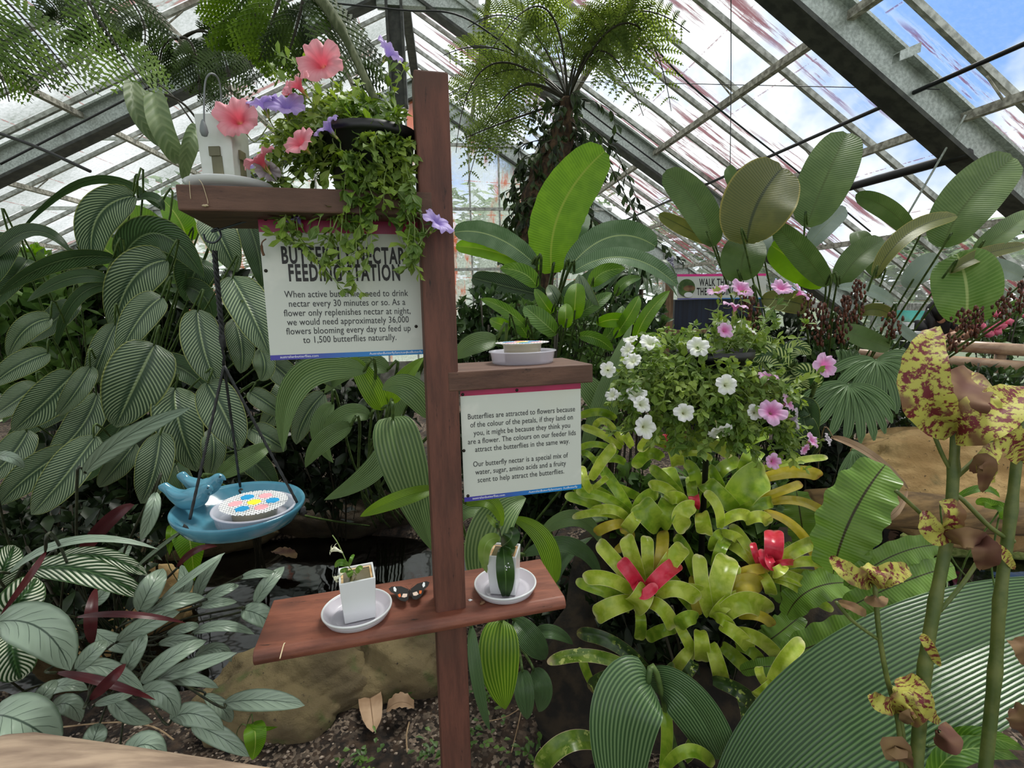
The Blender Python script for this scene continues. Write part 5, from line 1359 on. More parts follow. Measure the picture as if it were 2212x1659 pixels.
# ---------------------------------------------------------------- right foreground: coleus, nest fern
M_COL = leafmat('blotched_coleus_leaf', hx(112, 36, 44), hx(186, 182, 84), 'blotch', trans=.15, rough=.6, back=hx(150, 140, 70))
M_COLD = leafmat('withered_coleus_leaf', hx(98, 62, 50), hx(150, 122, 84), 'plain', trans=.1, rough=.75)
M_CSTM = noisy('coleus_stem', hx(74, 90, 36), hx(102, 110, 54), 30., .5)
col_t = leafset('coleus', 'leggy coleus with yellow and maroon blotched curling leaves at the right edge', 'plant', [M_COL, M_COLD], '''
2064 935 1996 840 2024 706 92 .86 0 -8
2066 932 2130 900 2230 834 100 .85 0 14
2062 930 2070 860 2112 806 100 .875 1 -10
2056 925 2006 888 1966 842 60 .87 0 20
2070 930 2096 870 2070 800 90 .88 0 -20
2150 935 2185 950 2206 1000 60 .84 0
1880 1262 1840 1240 1794 1204 40 .9 0
1884 1258 1925 1240 1964 1226 44 .9 0
1880 1260 1890 1240 1900 1226 50 .9 0
1942 1548 1972 1508 1948 1462 70 .88 0 0
1938 1528 1905 1520 1882 1500 36 .88 0
1945 1545 1960 1520 1990 1530 50 .88 0
1950 1560 1965 1545 1975 1550 26 .87 1
2050 1150 2020 1150 1998 1104 46 .87 0
2044 1160 2060 1110 2036 1080 40 .87 0
2050 1168 2090 1160 2140 1172 44 .86 1
2104 1170 2130 1190 2120 1230 50 .86 1
2100 1020 2130 1000 2120 1062 36 .86 1
1930 1645 1935 1610 1962 1668 50 .86 1
1990 1490 2000 1530 2030 1560 30 .86 0
2020 1590 2050 1600 2040 1560 44 .86 1
1810 1300 1850 1315 1870 1330 20 .9 1
1870 1290 1895 1300 1912 1290 26 .9 1
2120 1180 2160 1190 2190 1230 24 .86 0
2190 1380 2210 1400 2220 1440 40 .84 1
2190 1530 2210 1560 2230 1600 50 .84 1
1990 1370 2010 1400 2030 1440 20 .86 0
2160 960 2130 1000 2150 1040 40 .88 0
''', P(1985, 1720, .9), nu=18, nv=10, a=.4, b=.5, fold=.16, wave=.07, nw=3, jit=30, ragged=.06)
for pts, r in (([(2064, 930), (2060, 1010), (2050, 1140), (2020, 1300), (1998, 1440), (1975, 1700)], [.0075, .009, .0095, .010, .0105, .012]), ([(2200, 960), (2185, 1100), (2160, 1300), (2150, 1450), (2125, 1700)], [.008, .009, .0095, .010, .010]),
               ([(1890, 1262), (1898, 1360), (1915, 1460), (1940, 1560), (1950, 1700)], .0042), ([(1806, 1300), (1840, 1340), (1895, 1380)], .003), ([(1945, 1550), (1952, 1600), (1958, 1700)], .004),
               ([(1990, 860), (2030, 970), (2062, 1030)], .0035), ([(2160, 930), (2120, 980), (2066, 1030)], .0042), ([(1935, 1060), (1990, 1110), (2045, 1165)], .0035), ([(2190, 1170), (2140, 1140), (2080, 1080), (2060, 1070)], .004),
               ([(2120, 1200), (2080, 1260), (2030, 1320)], .0035), ([(2210, 880), (2200, 1000), (2190, 1060)], .005)):
    mb = MB(); sp_ = spline([P(x, y, .88) for x, y in pts], 5)
    if isinstance(r, list): rl = [r[min(len(r)-1, i//5)]*(1.12 if i % 5 == 0 else 1) for i in range(len(sp_))]
    else: rl = r
    tube(mb, sp_, rl, 9); mb.build('stem', M_CSTM, col_t)
M_NEST = leafmat('nest_fern_leaf', hx(104, 142, 52), hx(132, 164, 76), 'fine', 40, .6, trans=.3, rough=.3, rib=hx(60, 56, 30))
leafset('birds_nest_fern', "bird's nest fern with wavy glossy fronds beside the pond", 'fern', [M_NEST, M_PLG], '''
1800 1240 1838 1120 1912 1004 120 1.5 0 0
1830 1268 1930 1200 2040 1176 56 1.45 0
1820 1320 1940 1262 2060 1222 66 1.42 0
1690 1420 1800 1380 1950 1330 76 1.4 0
1700 1330 1760 1270 1860 1262 70 1.55 0
1690 1300 1690 1240 1720 1180 60 1.7 0
1740 1190 1730 1120 1720 1060 60 1.75 0
1650 1390 1680 1370 1730 1330 60 1.6 0
1780 1440 1860 1420 1940 1380 50 1.4 0
1600 1450 1680 1440 1760 1460 40 1.5 0
''', G(1740, 1400)+V((0, .1, 0)), None, nu=40, nv=8, a=.35, b=.3, fold=.1, wave=.06, nw=6, lobes=.06)
leafset('leafy_seedling', 'pale green soft-leaved seedling at the right edge above the pond', 'plant', [M_SHR], '''
2060 1080 2120 1055 2160 1075 16 1.1 0
2150 1100 2130 1085 2110 1090 24 1.1 0
2160 1120 2170 1100 2120 1080 24 1.1 0
2010 1700 2080 1620 2200 1640 50 .95 0
2040 1600 2120 1590 2212 1620 40 .98 0
''', P(2180, 1300, 1.2), M_PET, .002, nu=10, nv=6, a=.5, b=.7)

def fan(t, hub, dirv, nrm, r, a0, a1, n, m, w=.16):
    dirv = dirv.normalized(); s = dirv.cross(nrm).normalized(); nrm = s.cross(dirv)
    for i in range(n):
        a = radians(a0+(a1-a0)*i/(n-1)); d = dirv*cos(a)+s*sin(a); e_ = hub+d*r-V((0, 0, r*.30)); c_ = hub+d*r*.5+nrm*r*.06-V((0, 0, r*.04))
        mb = MB(); leaf_geo(mb, hub, c_, e_, r*w*1.5, a=.75, b=.35, fold=.3, nu=10, nv=4, nrm=nrm); mb.build('leaf_segment', m, t)
M_FAN = leafmat('fan_palm_leaf', hx(70, 100, 58), hx(116, 144, 94), 'plicate', 5, trans=.22, rough=.4)
for lb, hub, dv, r, a0, a1, n, g in (('fan palm leaf with drooping fingers left of the coleus leaf', (1892, 778, 2.2), (.1, -.6, .3), .20, -100, 100, 11, (1890, 960)), ('darker fan palm leaf below and left of the upper fan', (1832, 830, 2.1), (-.1, -.8, .3), .20, -80, 80, 10, (1850, 980)), ('small fan palm leaf over the tan log', (1842, 972, 1.9), (.1, -.9, .3), .10, -50, 50, 6, (1840, 1040)),
                            ('upright young palm blades left of the fan palms', (1820, 830, 2.4), (.15, 1, 0), .24, -12, 12, 4, (1815, 930))):
    hb = P(*hub); rt = G(g[0], g[1]); t = thing('fan_palm', lb, 'palm', (rt.x, rt.y, 0)); fan(t, hb, RT*dv[0]+UP*dv[1]-FW*dv[2], -FW+UP*.3, r, a0, a1, n, M_FAN)
    mb = MB(); tube(mb, spline([hb, (hb+V((rt.x, rt.y, 0)))/2+V((.05, 0, .1)), V((rt.x, rt.y, 0))], 5), .006, 6); mb.build('stem', M_PET, t)
M_DIE = leafmat('cream_marked_leaf', hx(48, 78, 34), hx(186, 198, 132), 'stripe', 11, 2.6, trans=.2, rough=.35, wd=.2)
leafset('dieffenbachia', 'dieffenbachia with cream-feathered leaves right of the white petunias', 'plant', [M_DIE, M_CALD], '''
1706 800 1665 765 1628 782 46 1.9 0
1690 790 1718 752 1752 766 38 1.95 0
1752 840 1745 808 1708 802 50 1.85 0
1690 870 1700 830 1730 850 46 1.95 0
1720 900 1740 880 1760 940 50 1.9 1
1690 780 1660 740 1640 730 30 2.0 0
1760 960 1740 920 1738 900 44 1.85 1
1600 760 1640 770 1660 800 30 2.0 0
''', G(1710, 1000), M_PET, .008, nu=14, nv=8, a=.45, b=.6, fold=.15)

# ---------------------------------------------------------------- rocks, log, rails
def rock_mat(name, c1, c2, c3):
    m, nt, b = base(name, c1, .85); f = noise(nt, 3.5, 6.); g = noise(nt, 40., 4., rough=.7); h = noise(nt, 9., 3.)
    c = mx(nt, ss(nt, f, .38, .62), c1, c2); c = mx(nt, ss(nt, h, .55, .75), c, c3); c = mx(nt, ss(nt, g, .62, .72), c, hx(46, 36, 24))
    nt.links.new(c, b.inputs['Base Color']); bump(nt, b, mt(nt, 'ADD', f, mt(nt, 'MULTIPLY', g, .4)), .9, .02); return m
M_TAN = rock_mat('tan_stone', hx(190, 160, 108), hx(158, 126, 78), hx(120, 104, 64))
M_MOSS = rock_mat('mossy_stone', hx(112, 98, 66), hx(86, 74, 50), hx(74, 82, 40))
M_MOS2 = rock_mat('dark_wet_stone', hx(70, 58, 40), hx(48, 40, 28), hx(54, 56, 30))
def rough(mb, r, seed, k=.10):
    o = []
    for p in mb.v:
        p = V(p); n_ = p.normalized() if p.length > 1e-6 else V((0, 0, 1)); q = p/r*1.6+V((seed*3.1, seed, 0))
        f = mnoise.fractal(q, .9, 2.1, 5)*.9+max(0, mnoise.noise(q*4)-.25)*-.5; o.append(tuple(p+n_*f*r*k))
    mb.v = o
def rock(label, x, y, z, rx, ry, rz, m, seed, name='boulder', rot=0):
    c = G(x, y, z); mb = MB(); blob(mb, (0, 0, 0), rx, ry, rz, seed, .16, 110, 64); rough(mb, min(rx, ry), seed); q = [(p[0]*cos(rot)-p[1]*sin(rot)+c.x, p[0]*sin(rot)+p[1]*cos(rot)+c.y, p[2]+z) for p in mb.v]; mb.v = q
    return tag(mb.build(name, m), label, 'rock')
rock('mossy brown boulder under the left end of the lowest shelf', 630, 1500, .03, .34, .22, .17, M_MOSS, 1)
rock('tan pitted boulder between the mossy boulder and the post', 850, 1430, .03, .28, .20, .15, M_MOSS, 5)
rock('sandy rock behind the silver leaves at the left', 250, 1310, .05, .36, .26, .22, M_TAN, 7)
rock('long dark stone along the far edge of the left pond', 760, 1100, .05, .62, .25, .20, M_MOS2, 9)
rock('brown stone behind the bird bath at the pond edge', 430, 1150, .03, .5, .24, .18, M_MOSS, 12)
mb = MB(); c = P(2100, 1050, 2.75); blob(mb, (0, 0, 0), .95, .42, .33, 14, .12, 160, 80); mb.v = [(p[0]*.35, p[1], p[2]) for p in mb.v]; rough(mb, .3, 3, .09); mb.v = [(p[0]/.35, p[1], p[2]) for p in mb.v]
ro = radians(-14); mb.v = [(p[0]*cos(ro)-p[1]*sin(ro)+c.x+.15, p[0]*sin(ro)+p[1]*cos(ro)+c.y, p[2]+c.z) for p in mb.v]
tag(mb.build('fallen_log', M_TAN), 'big weathered tan log lying behind the coleus', 'log')
mb = MB(); tube(mb, [P(1745, 1085, 2.3), P(1850, 1090, 2.3), P(2000, 1105, 2.35), P(2260, 1125, 2.4)], [.06, .085, .09, .08], 14); tag(mb.build('fallen_log', noisy('brown_bark_log', hx(92, 72, 46), hx(140, 112, 72), 14., .9, stretch=(.4, 1, 2), bs=.7)), 'darker brown log in front of the tan log at the water', 'log')
mb = MB(); c = P(2090, 1120, 2.2); blob(mb, G(2110, 1165, -.03), .45, .22, .06, 8, .2, 30, 10); tag(mb.build('moss_patch', noisy('bright_moss', hx(112, 130, 62), hx(150, 160, 92), 40., .95, bs=.9)), 'light green mossy mat at the edge of the right pond', 'moss')
M_RAIL = noisy('weathered_rail_wood', hx(168, 146, 124), hx(120, 100, 84), 22., .75, stretch=(.35, 2.2, 2.2), bs=.4, lo=.3, hi=.7)
mb = MB(); a_ = P(-10, 1672, .62); b_ = P(760, 1795, .60); dr = (b_-a_).normalized()
tube(mb, [a_-dr*.035, a_-dr*.028, a_-dr*.012, a_+dr*.02, a_+(b_-a_)*.33, a_+(b_-a_)*.66, b_], [.012, .028, .040, .046, .047, .047, .047], 28)
tag(mb.build('handrail', M_RAIL), 'weathered timber handrail end across the bottom left corner', 'rail')
M_RTUB = noisy('varnished_round_rail', hx(150, 118, 96), hx(186, 156, 128), 10., .35, stretch=(.4, 2, 2))
for lb, a_, b_, r in (('round brown rail, upper of two at the right edge', (1985, 742, 3.9), (2330, 764, 3.5), .045), ('round tan rail, lower of two crossing behind the big-leaved clump', (1700, 752, 4.1), (2330, 800, 3.5), .038)):
    mb = MB(); tube(mb, [P(*a_), P(*b_)], r, 16); tag(mb.build('path_rail', M_RTUB), lb, 'rail', 'path rails')
for x, d in ((2160, 3.66), (1790, 4.02)):
    mb = MB(); p = P(x, 775, d+.06); tube(mb, [(p.x, p.y, 0), (p.x, p.y, p.z+.04)], .035, 12); tag(mb.build('rail_post', M_RTUB), 'short round post under the rails at the %s' % ('right edge' if x > 2000 else 'left end'), 'post')

# ---------------------------------------------------------------- far background
def bush(label, x, y, d, rx, ry, n, L_, m, seed, name='leafy_shrub', wr=.45, st_=.06, group=None):
    rr = random.Random(seed); c = P(x, y, d); t = thing(name, label, 'shrub', (c.x, c.y, 0), group); lm = MB(); sm = MB()
    for i in range(n):
        a = rr.uniform(0, 6.28); q = sqrt(rr.random()); e_ = P(x+rx*q*cos(a), y+ry*q*sin(a), d+rr.uniform(-.3, .3)*rx/F*d)
        b0 = V((c.x+rr.uniform(-.1, .1), c.y+rr.uniform(-.1, .1), 0)); a0 = e_+(b0-e_)*min(1, .28/(b0-e_).length)
        sprig(lm, sm, [a0, (a0+e_)/2+rv(rr)*.03, e_], L_, rr, st_, .1, .003, wr)
    for i in range(7): tube(sm, [(c.x+rr.uniform(-.05, .05), c.y, 0), c+rv(rr)*rx/F*d*.5], .006, 5)
    lm.build('foliage', m, t); sm.build('stems', M_RACH, t); return t
M_SH1 = leafmat('dark_shrub_leaf', hx(38, 58, 30), hx(76, 104, 50), 'plain', trans=.22, rough=.4)
M_SH2 = leafmat('mid_shrub_leaf', hx(62, 92, 40), hx(104, 136, 62), 'plain', trans=.28, rough=.42)
M_SH3 = leafmat('white_edged_leaf', hx(58, 88, 50), hx(84, 112, 70), 'plain', trans=.2, rough=.4, edge=hx(214, 220, 196))
M_SH0 = leafmat('deep_shade_leaf', hx(20, 32, 16), hx(44, 62, 30), 'plain', trans=.12, rough=.45)  # darkest leaf copy: the shade between plants is put into its green
for q in (('dark shrub just right of the post behind the feeder shelf', 1050, 690, 2.9, 90, 70, 60, .10, M_SH1), ('shrub of narrow leaves under the banana plant', 1180, 700, 2.7, 110, 50, 70, .08, M_SH2), ('dark shrub behind the young calathea', 1330, 690, 3.1, 110, 60, 60, .10, M_SH1),
          ('shrub behind the left end of the white petunias', 1350, 800, 2.5, 90, 60, 50, .08, M_SH2), ('dark shrub left of the clump at the far left', 60, 700, 2.6, 150, 140, 90, .14, M_SH2), ('dark shrub behind the hanging cords', 500, 760, 2.7, 160, 160, 110, .13, M_SH0),
          ('shrub behind the striped clump below its top leaves', 260, 640, 2.7, 180, 110, 90, .14, M_SH1), ('shaded shrub behind the bird bath', 300, 1000, 2.5, 240, 110, 130, .12, M_SH0), ('shaded shrub at the far bank behind the palm grass', 720, 930, 3.2, 180, 130, 130, .13, M_SH0),
          ('shaded shrub right of the post behind the right sign', 1130, 950, 2.6, 170, 160, 130, .11, M_SH0), ('dark shrub behind the petunia basket', 1560, 820, 2.6, 150, 110, 90, .10, M_SH1), ('shrub under the paddle-leaved clump', 1740, 820, 3.0, 130, 80, 90, .10, M_SH1),
          ('dark low shrub left of the tan log', 1760, 960, 2.5, 90, 70, 60, .09, M_SH0), ('shrub beyond the rails at the right', 2080, 850, 3.2, 180, 50, 80, .11, M_SH1), ('low shaded plant at the foot of the bromeliads', 1260, 1330, 2.2, 110, 110, 70, .08, M_SH0),
          ('shaded plant at the left bottom behind the silver leaves', 150, 1180, 2.0, 200, 100, 100, .09, M_SH0), ('leafy plant at the back by the gable wall', 1330, 600, 5.6, 60, 50, 40, .16, M_SH1), ('tangle of stalk leaves under the paddle-leaved clump', 1690, 740, 3.4, 170, 55, 90, .12, M_SH0), ('shrub before the side wall right of the navy booth', 1900, 760, 4.4, 150, 40, 60, .13, M_SH1), ('dense leaves behind the upper bromeliads', 1500, 1080, 1.95, 200, 90, 90, .10, M_SH2), ('dense dark leaves behind the lower bromeliads', 1500, 1330, 1.8, 220, 90, 90, .09, M_SH0), ('bright shrub low at the left edge', 30, 600, 3.2, 90, 60, 50, .12, M_LIME)):
    bush(*q, seed=int(q[1]+q[2]))
t = thing('dracaena', 'dracaena with white-edged strappy leaves left of the navy booth', 'plant', (P(1385, 640, 4.5).x, P(1385, 640, 4.5).y, 0)); rr = random.Random(3)
for i in range(34):
    a = rr.uniform(0, 6.28); c = P(1385, 615, 4.5); d = V((cos(a), sin(a), rr.uniform(-.1, .9))); mb = MB(); L_ = .34
    leaf_geo(mb, c, c+d*L_*.5+V((0, 0, .05)), c+V((d.x, d.y, 0))*L_+V((0, 0, -.12+.2*d.z)), .05, a=.4, b=.5, nu=8, nv=4, nrm=V((0, -.5, 1)).normalized()); mb.build('leaf', M_SH3, t)
mb = MB(); c = P(1385, 625, 4.5); tube(mb, [(c.x, c.y, 0), c], .02, 8); mb.build('stem', M_TRK, t)
# navy booth and its board
M_NAVY = noisy('navy_curtain', hx(10, 20, 44), hx(22, 38, 66), 3., .45, stretch=(14, 14, .2))
d0 = 5.8; a_ = P(1458, 648, d0); b_ = P(1650, 640, d0); e_ = V((b_.x-a_.x, b_.y-a_.y, 0))
mb = MB(); box(mb, (a_.x, a_.y, 0), e_, V((-e_.y, e_.x, 0)).normalized()*.6, V((0, 0, a_.z))); tag(mb.build('booth', M_NAVY, smooth=False), 'dark navy booth standing below the WALK THROUGH board', 'booth')
M_TIM = noisy('pale_timber', hx(152, 122, 92), hx(112, 88, 66), 12., .8, stretch=(3, 3, .4))
mb = MB(); c = P(1449, 606, d0-.1); box(mb, (c.x-.035, c.y, 0), (.075, 0, 0), (0, .07, 0), (0, 0, c.z)); tag(mb.build('timber_post', M_TIM, smooth=False), 'pale timber post at the left corner of the navy booth', 'post')
bt_ = thing('feeder_bottle', 'glittering dark bottle standing upside down on the pale timber post', 'bottle', c)
mb = MB(); lathe(mb, c+V((0, .03, 0)), (0, 0, 1), [(.02, .03), (.045, .05), (.048, .16), (.04, .19), (.03, .21), (.044, .25), (.03, .29), (0, .30)], 16); mb.build('glass', noisy('glint_speckled_bottle', hx(60, 50, 80), hx(190, 190, 210), 60., .15, lo=.45, hi=.55), bt_)  # pale specks put the sparkle of the glass into its colour
mb = MB(); lathe(mb, c+V((0, .03, 0)), (0, 0, 1), [(0, 0), (.05, 0), (.05, .015), (.03, .03), (.02, .032)], 16); mb.build('cap', M_CER, bt_)
mb = MB(); c = P(1385, 720, d0-.3); box(mb, (c.x-.2, c.y, c.z-.03), (1.0, .03, 0), (0, .06, 0), (0, 0, .05)); tag(mb.build('timber_ledge', M_TIM, smooth=False), 'pale timber ledge just above the white petunias', 'ledge')
tl, tr_, br, bl = P(1463, 593, d0-.12), P(1655, 590, d0-.1), P(1655, 646, d0-.1), P(1463, 646, d0-.12)
sg = sign('breeding_area_sign', 'wide white board reading WALK THROUGH THE BREEDING in the background', [tl, tr_, br, bl], .028, .012, None, [('WALK THROUGH', .50, .53, .40), ('THE BREEDING LAB', .50, .17, .40)], None, [], mag=M_MAGB)
hxv = (tr_-tl).normalized(); vv = (tl-bl).normalized(); nr = -FW
for nm, u, v, rx, ry, m in (('printed_photo', .10, .45, .10, .10, M_SH2), ('printed_butterfly', .13, .42, .07, .035, M_COLD), ('printed_flower', .12, .16, .05, .03, M_CER)):
    mb = MB(); disc(mb, bl+(tr_-tl)*u+(tl-bl)*v+nr*.012, nr, .5, 20); c0 = bl+(tr_-tl)*u+(tl-bl)*v+nr*(.010+.002*len(nm)/10); mb.v = [tuple(c0+hxv*((V(p)-c0).dot(hxv))*2*rx+vv*((V(p)-c0).dot(vv))*2*ry) for p in mb.v]; mb.build(nm, m, sg, smooth=False)
# person
M_SKIN = base('skin', hx(206, 160, 134), .55)[0]; M_HAIR = base('black_hair', hx(20, 15, 14), .5)[0]; M_BLKC = base('black_clothing', hx(20, 20, 24), .85)[0]
pc = P(2028, 694, 5.0); pz = pc.z; px_, py_ = pc.x, pc.y
pe = thing('person', 'dark-haired person in black leaning forward with raised forearms behind the rails', 'person', (px_, py_, 0))
Z = lambda x, y, z: V((px_+x, py_+y, z))
nodes = [(Z(0, .18, .86), (.15, .12)), (Z(0, .12, 1.05), (.13, .10)), (Z(0, .06, 1.22), (.155, .11)), (Z(0, .03, 1.32), (.07, .07)), (Z(0, 0, pz+.0), (.05, .055)), (Z(0, -.02, pz+.07), (.078, .095)), (Z(0, -.02, pz+.15), (.07, .085)),
         (Z(-.18, .05, 1.25), .052), (Z(-.20, -.12, 1.06), .042), (Z(-.06, -.26, pz-.10), .034), (Z(.18, .05, 1.25), .052), (Z(.21, -.12, 1.06), .042), (Z(.07, -.26, pz-.10), .034),
         (Z(-.10, .16, .80), .085), (Z(-.10, .08, .45), .06), (Z(-.10, .14, .06), .042), (Z(.10, .16, .80), .085), (Z(.10, .08, .45), .06), (Z(.10, .14, .06), .042), (Z(-.10, .02, .035), .035), (Z(.10, .02, .035), .035)]
skin_body('body', M_SKIN, pe, nodes, [(0, 1), (1, 2), (2, 3), (3, 4), (4, 5), (5, 6), (2, 7), (7, 8), (8, 9), (2, 10), (10, 11), (11, 12), (0, 13), (13, 14), (14, 15), (0, 16), (16, 17), (17, 18), (15, 19), (18, 20)])
cl = [(p, (r[0]*1.14, r[1]*1.14) if isinstance(r, tuple) else r*1.2) for p, r in nodes]
skin_body('black_top', M_BLKC, pe, [cl[0], cl[1], cl[2], (cl[3][0]-V((0, 0, .03)), (.075, .075)), cl[7], (Z(-.195, -.03, 1.16), .055), cl[10], (Z(.20, -.03, 1.16), .055)], [(0, 1), (1, 2), (2, 3), (2, 4), (4, 5), (2, 6), (6, 7)])
skin_body('black_trousers', M_BLKC, pe, [(Z(0, .18, .84), (.17, .14)), cl[13], cl[14], cl[15], cl[16], cl[17], cl[18]], [(0, 1), (1, 2), (2, 3), (0, 4), (4, 5), (5, 6)])
mb = MB(); blob(mb, Z(0, .0, pz+.11), .105, .12, .12, 2, .1, 20, 14); blob(mb, Z(-.09, .03, pz-.02), .05, .07, .15, 3, .15, 14, 10); blob(mb, Z(.08, .04, pz-.0), .05, .07, .13, 4, .15, 14, 10); mb.build('hair', M_HAIR, pe)
for s_ in (-1, 1):
    mb = MB(); base_ = Z(.065*s_, -.275, pz-.08)
    for k in range(4): tube(mb, [base_+V((s_*(.012*k-.02), 0, 0)), base_+V((s_*(.012*k-.018), -.012, .035)), base_+V((s_*(.012*k-.02), 0, .062-.005*abs(k-1.5)))], [.0085, .008, .006], 6)
    tube(mb, [base_+V((-s_*.02, 0, -.01)), base_+V((-s_*.045, -.01, .015)), base_+V((-s_*.052, -.005, .035))], [.010, .009, .006], 6)
    blob(mb, base_+V((0, 0, -.012)), .030, .016, .036, 1, 0, 10, 8); mb.build('hand', M_SKIN, pe)
mb = MB(); box(mb, Z(-.08, -.31, pz-.045), (.16, 0, 0), (0, .012, 0), (0, 0, .085)); tag(mb.build('phone', M_PIPE_POT, smooth=False), 'dark phone held up in front of the face of the person in black', 'phone')
M_TURQ = noisy('turquoise_cloth', hx(60, 186, 176), hx(84, 204, 194), 8., .7)
mb = MB(); A_ = P(1905, 660, 6.4); B_ = P(2020, 672, 6.2)
for i in range(13):
    for j in range(5): p = A_+(B_-A_)*(i/12)-V((0, 0, .17*j/4))+V((0, -.04*sin(i*1.3)*(j/4), 0)); mb.v.append(tuple(p)); mb.uv.append((i/12, j/4))
for i in range(12):
    for j in range(4): a = i*5+j; mb.f.append((a, a+5, a+6, a+1))
tag(mb.build('tarpaulin', M_TURQ, solid=.004), 'turquoise cloth strip behind the person in black', 'cloth')
mb = MB(); c = P(1958, 712, 4.4); box(mb, c, (.075, 0, 0), (0, .06, 0), (0, 0, .06)); tag(mb.build('white_cup', M_CER, smooth=False), 'small white square cup on a white tray left of the person', 'cup')
mb = MB(); c = P(1945, 717, 4.4); box(mb, c-V((.02, .03, .022)), (.24, 0, 0), (0, .14, 0), (0, 0, .02)); tag(mb.build('tray', M_CER, smooth=False), 'white tray under the small white cup left of the person', 'tray')
mb = MB(); c = P(1965, 722, 4.45); box(mb, (c.x-.03, c.y, 0), (.06, 0, 0), (0, .06, 0), (0, 0, c.z-.02)); tag(mb.build('tray_stand', M_DARKS, smooth=False), 'dark post holding the white tray', 'post')
b = bush('bush with pink blossoms at the far right', 2170, 700, 4.8, 70, 50, 40, .10, M_SH2, 91, 'pink_flower_bush')
rr = random.Random(8)
for i in range(16): x = 2110+rr.random()*110; y = 672+rr.random()*50; mb = MB(); blob(mb, P(x, y, 4.6), .035, .03, .03, i, .4, 8, 6); mb.build('blossom', base('pink_blossom', hx(226, 110, 140), .6)[0] if i == 0 else bpy.data.materials['pink_blossom'], b)

# ---------------------------------------------------------------- litter on the soil and small bits
M_DRY = leafmat('dry_brown_leaf', hx(140, 112, 86), hx(178, 150, 122), 'plain', trans=.05, rough=.8, rib=hx(110, 84, 60))
def gleaf(x0, y0, x1, y1, w, lb, m=None, lift=.012, name='dry_leaf'):
    a_ = G(x0, y0, .035); b_ = G(x1, y1, .03); d = (a_-O).length; mb = MB(); leaf_geo(mb, a_, (a_+b_)/2+V((0, 0, lift)), b_, w/F*d, nrm=V((0, 0, 1)), fold=.2, wave=.05, a=.4, b=.45); tag(mb.build(name, m or M_DRY), lb, 'leaf')
gleaf(795, 1475, 808, 1580, 40, 'long dry tan leaf lying on the gravel left of the post')
gleaf(835, 1535, 895, 1528, 36, 'crumpled pinkish dry leaf on the gravel beside the long tan leaf', M_DRY, .03)
gleaf(1290, 1520, 1262, 1600, 22, 'curled straw-coloured dead leaf beside the folded pleated leaf', M_DRY, .05)
gleaf(590, 1190, 640, 1205, 26, 'yellow-brown fallen leaf on the pond surface', M_COLD, .01)
mb = MB(); rr = random.Random(77)
for i in range(1500):
    x = rr.uniform(-1.5, .35); y = rr.uniform(1.15, 2.35); r_ = rr.uniform(.003, .009)*(1.5 if rr.random() < .05 else 1)
    if ((x+1.25)/1.5)**2+((y-2.75)/.8)**2 < 1: continue
    z = .03*sin(x*3.1+y)*cos(y*2.7)+.02*sin(x*9)*sin(y*8.3); c = V((x, y, z+r_*.3)); q = rr.uniform(0, 3); vs = []
    for k in range(6): a = q+k*1.047; vs.append(c+V((cos(a)*r_*rr.uniform(.7, 1.2), sin(a)*r_*rr.uniform(.6, 1.1), 0)))
    vs += [c+V((0, 0, r_*.7)), c-V((0, 0, r_*.6))]; mb.add(vs, [(k, (k+1) % 6, 6) for k in range(6)]+[((k+1) % 6, k, 7) for k in range(6)])
M_PEB = noisy('pebbles', hx(84, 68, 56), hx(190, 172, 154), 55., .8)
tag(mb.build('gravel', M_PEB), 'loose small tan pebbles scattered over the dark soil', 'gravel', kind='stuff')
M_TWIG = noisy('dry_twig', hx(128, 104, 76), hx(168, 144, 112), 30., .8)
for i, (pts, r, lb) in enumerate((([(120, 1572), (250, 1560), (330, 1570), (375, 1598)], .003, 'tan dry stalk arching under the silver leaves'), ([(1105, 1625), (1125, 1540), (1130, 1500)], .002, 'thin pale twig standing right of the post'), ([(560, 1590), (600, 1575), (640, 1590)], .004, 'short twig on the gravel beside the small bright leaf'),
                 ([(880, 1625), (878, 1590), (884, 1560)], .003, 'pale upright straw on the gravel left of the post'), ([(1040, 1560), (1100, 1545), (1180, 1490), (1210, 1470)], .0018, 'thin root curling over the soil right of the post'))):
    mb = MB(); tube(mb, spline([G(x, y, .04+.01*(j % 2)) for j, (x, y) in enumerate(pts)], 4), r, 6); tag(mb.build('twig', M_TWIG), lb, 'twig')
rr = random.Random(55)
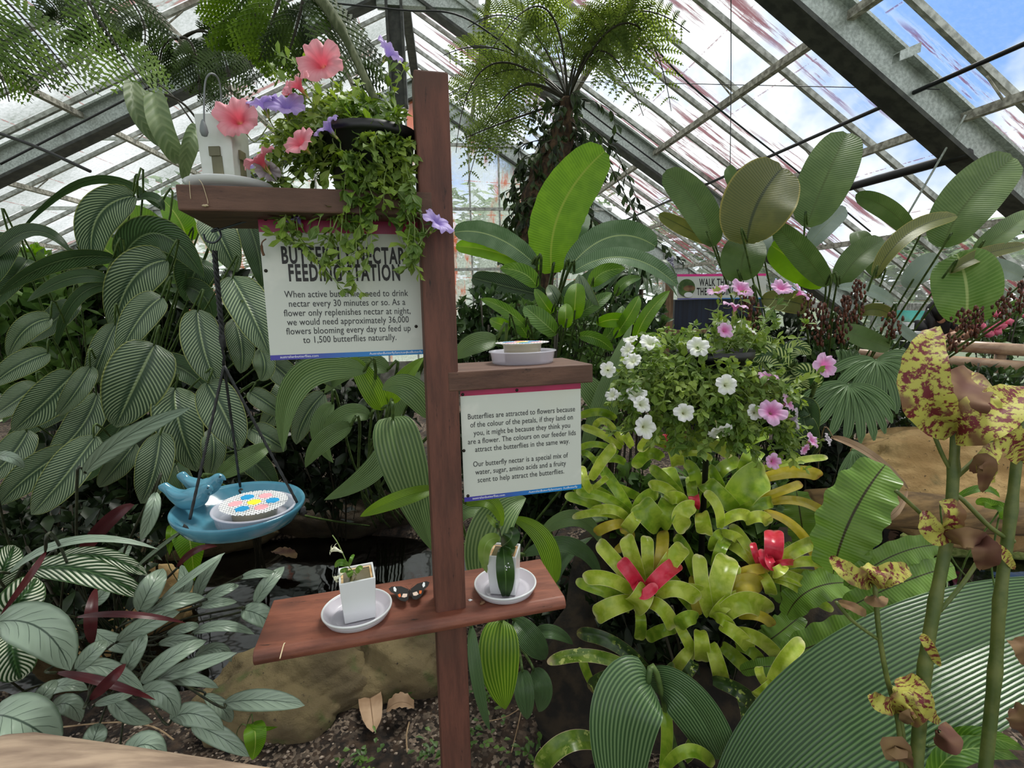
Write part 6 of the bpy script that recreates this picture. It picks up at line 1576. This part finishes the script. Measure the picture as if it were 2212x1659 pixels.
for i, (x, y, lb) in enumerate(((1050, 1590, 'tiny green seedlings right of the post foot'), (1140, 1640, 'seedling tuft at the bottom edge right of the post'), (1060, 1500, 'seedlings beside the bright hanging pleated leaf'), (780, 1640, 'small bright seedlings at the bottom edge left of the post'), (850, 1500, 'green weeds by the post at the boulder foot'), (1210, 1560, 'small weed on the dark soil'), (930, 1640, 'weeds touching the post at the bottom edge'))):
    c = G(x, y, .02); lm = MB()
    for k in range(26):
        a = rr.uniform(0, 6.3); p = c+V((cos(a), sin(a), 0))*rr.uniform(0, .09)+V((0, 0, rr.uniform(0, .03))); sleaf(lm, p, V((cos(a+1), sin(a+1), .4)), V((0, 0, 1)), rr.uniform(.015, .035), rr.uniform(.01, .022))
    t = thing('seedling', lb, 'seedling', c, ); lm.build('foliage', M_SH2, t)
mb = MB(); blob(mb, sshelf(1016, 1297, LV)+V3*.001, .006, .004, .0015, 2, .3, 8, 6); tag(mb.build('shell_flake', M_CER), 'tiny white flake on the lowest shelf right of the post', 'debris')
mb = MB(); blob(mb, sshelf(1042, 1304, LV)+V3*.003, .006, .005, .004, 3, .5, 8, 6); tag(mb.build('dry_bud', M_COLD), 'tiny brown dried bud on the lowest shelf beside the white flake', 'debris')

leafset('withered_leaf_stalk', 'long pinkish-brown withered leaf drooping in front of the tan log', 'plant', [M_DRY], """
1796 944 1880 982 1962 1056 18 1.7 0 20
1890 1120 1930 1110 1960 1060 16 1.7 0
""", G(1800, 1010), M_TWIG, .002, nu=14, nv=4, a=.3, b=.5, fold=.3, wave=.05)
M_THR = base('pale_root_thread', hx(214, 196, 160), .7)[0]
for i, (pts, lb) in enumerate((([(430, 388), (438, 400), (448, 432), (449, 440)], 'pale root thread with a yellow tip hanging over the upper shelf edge'), ([(409, 392), (410, 410), (412, 430)], 'short pale root thread left of the yellow-tipped one on the upper shelf edge'))):
    mb = MB(); tube(mb, spline([spix(x, y, -.004) for x, y in pts], 4), .0005, 5)
    if i == 0: blob(mb, spix(444, 444, -.005), .004, .003, .002, 3, .6, 8, 6)
    tag(mb.build('root_thread', M_THR), lb, 'thread')
mb = MB(); tube(mb, spline([spix(575, 516, .05), spix(566, 524, .05), spix(566, 540, .055), spix(570, 552, .055)], 4), [.0012]*6+[.0025]*7, 6); tag(mb.build('withered_bud', M_COLD), 'small brown shrivelled bud beside the left edge of the upper sign', 'bud')
mb = MB(); tube(mb, spline([sshelf(611, 1402, LV)-W3*.03+V3*.0, sshelf(613, 1396, LV)+V3*.003, sshelf(616, 1390, LV)+V3*.001], 4), .0012, 5); tag(mb.build('dry_tendril', M_THR), 'dry pale tendril stuck to the front left edge of the lowest shelf', 'tendril')
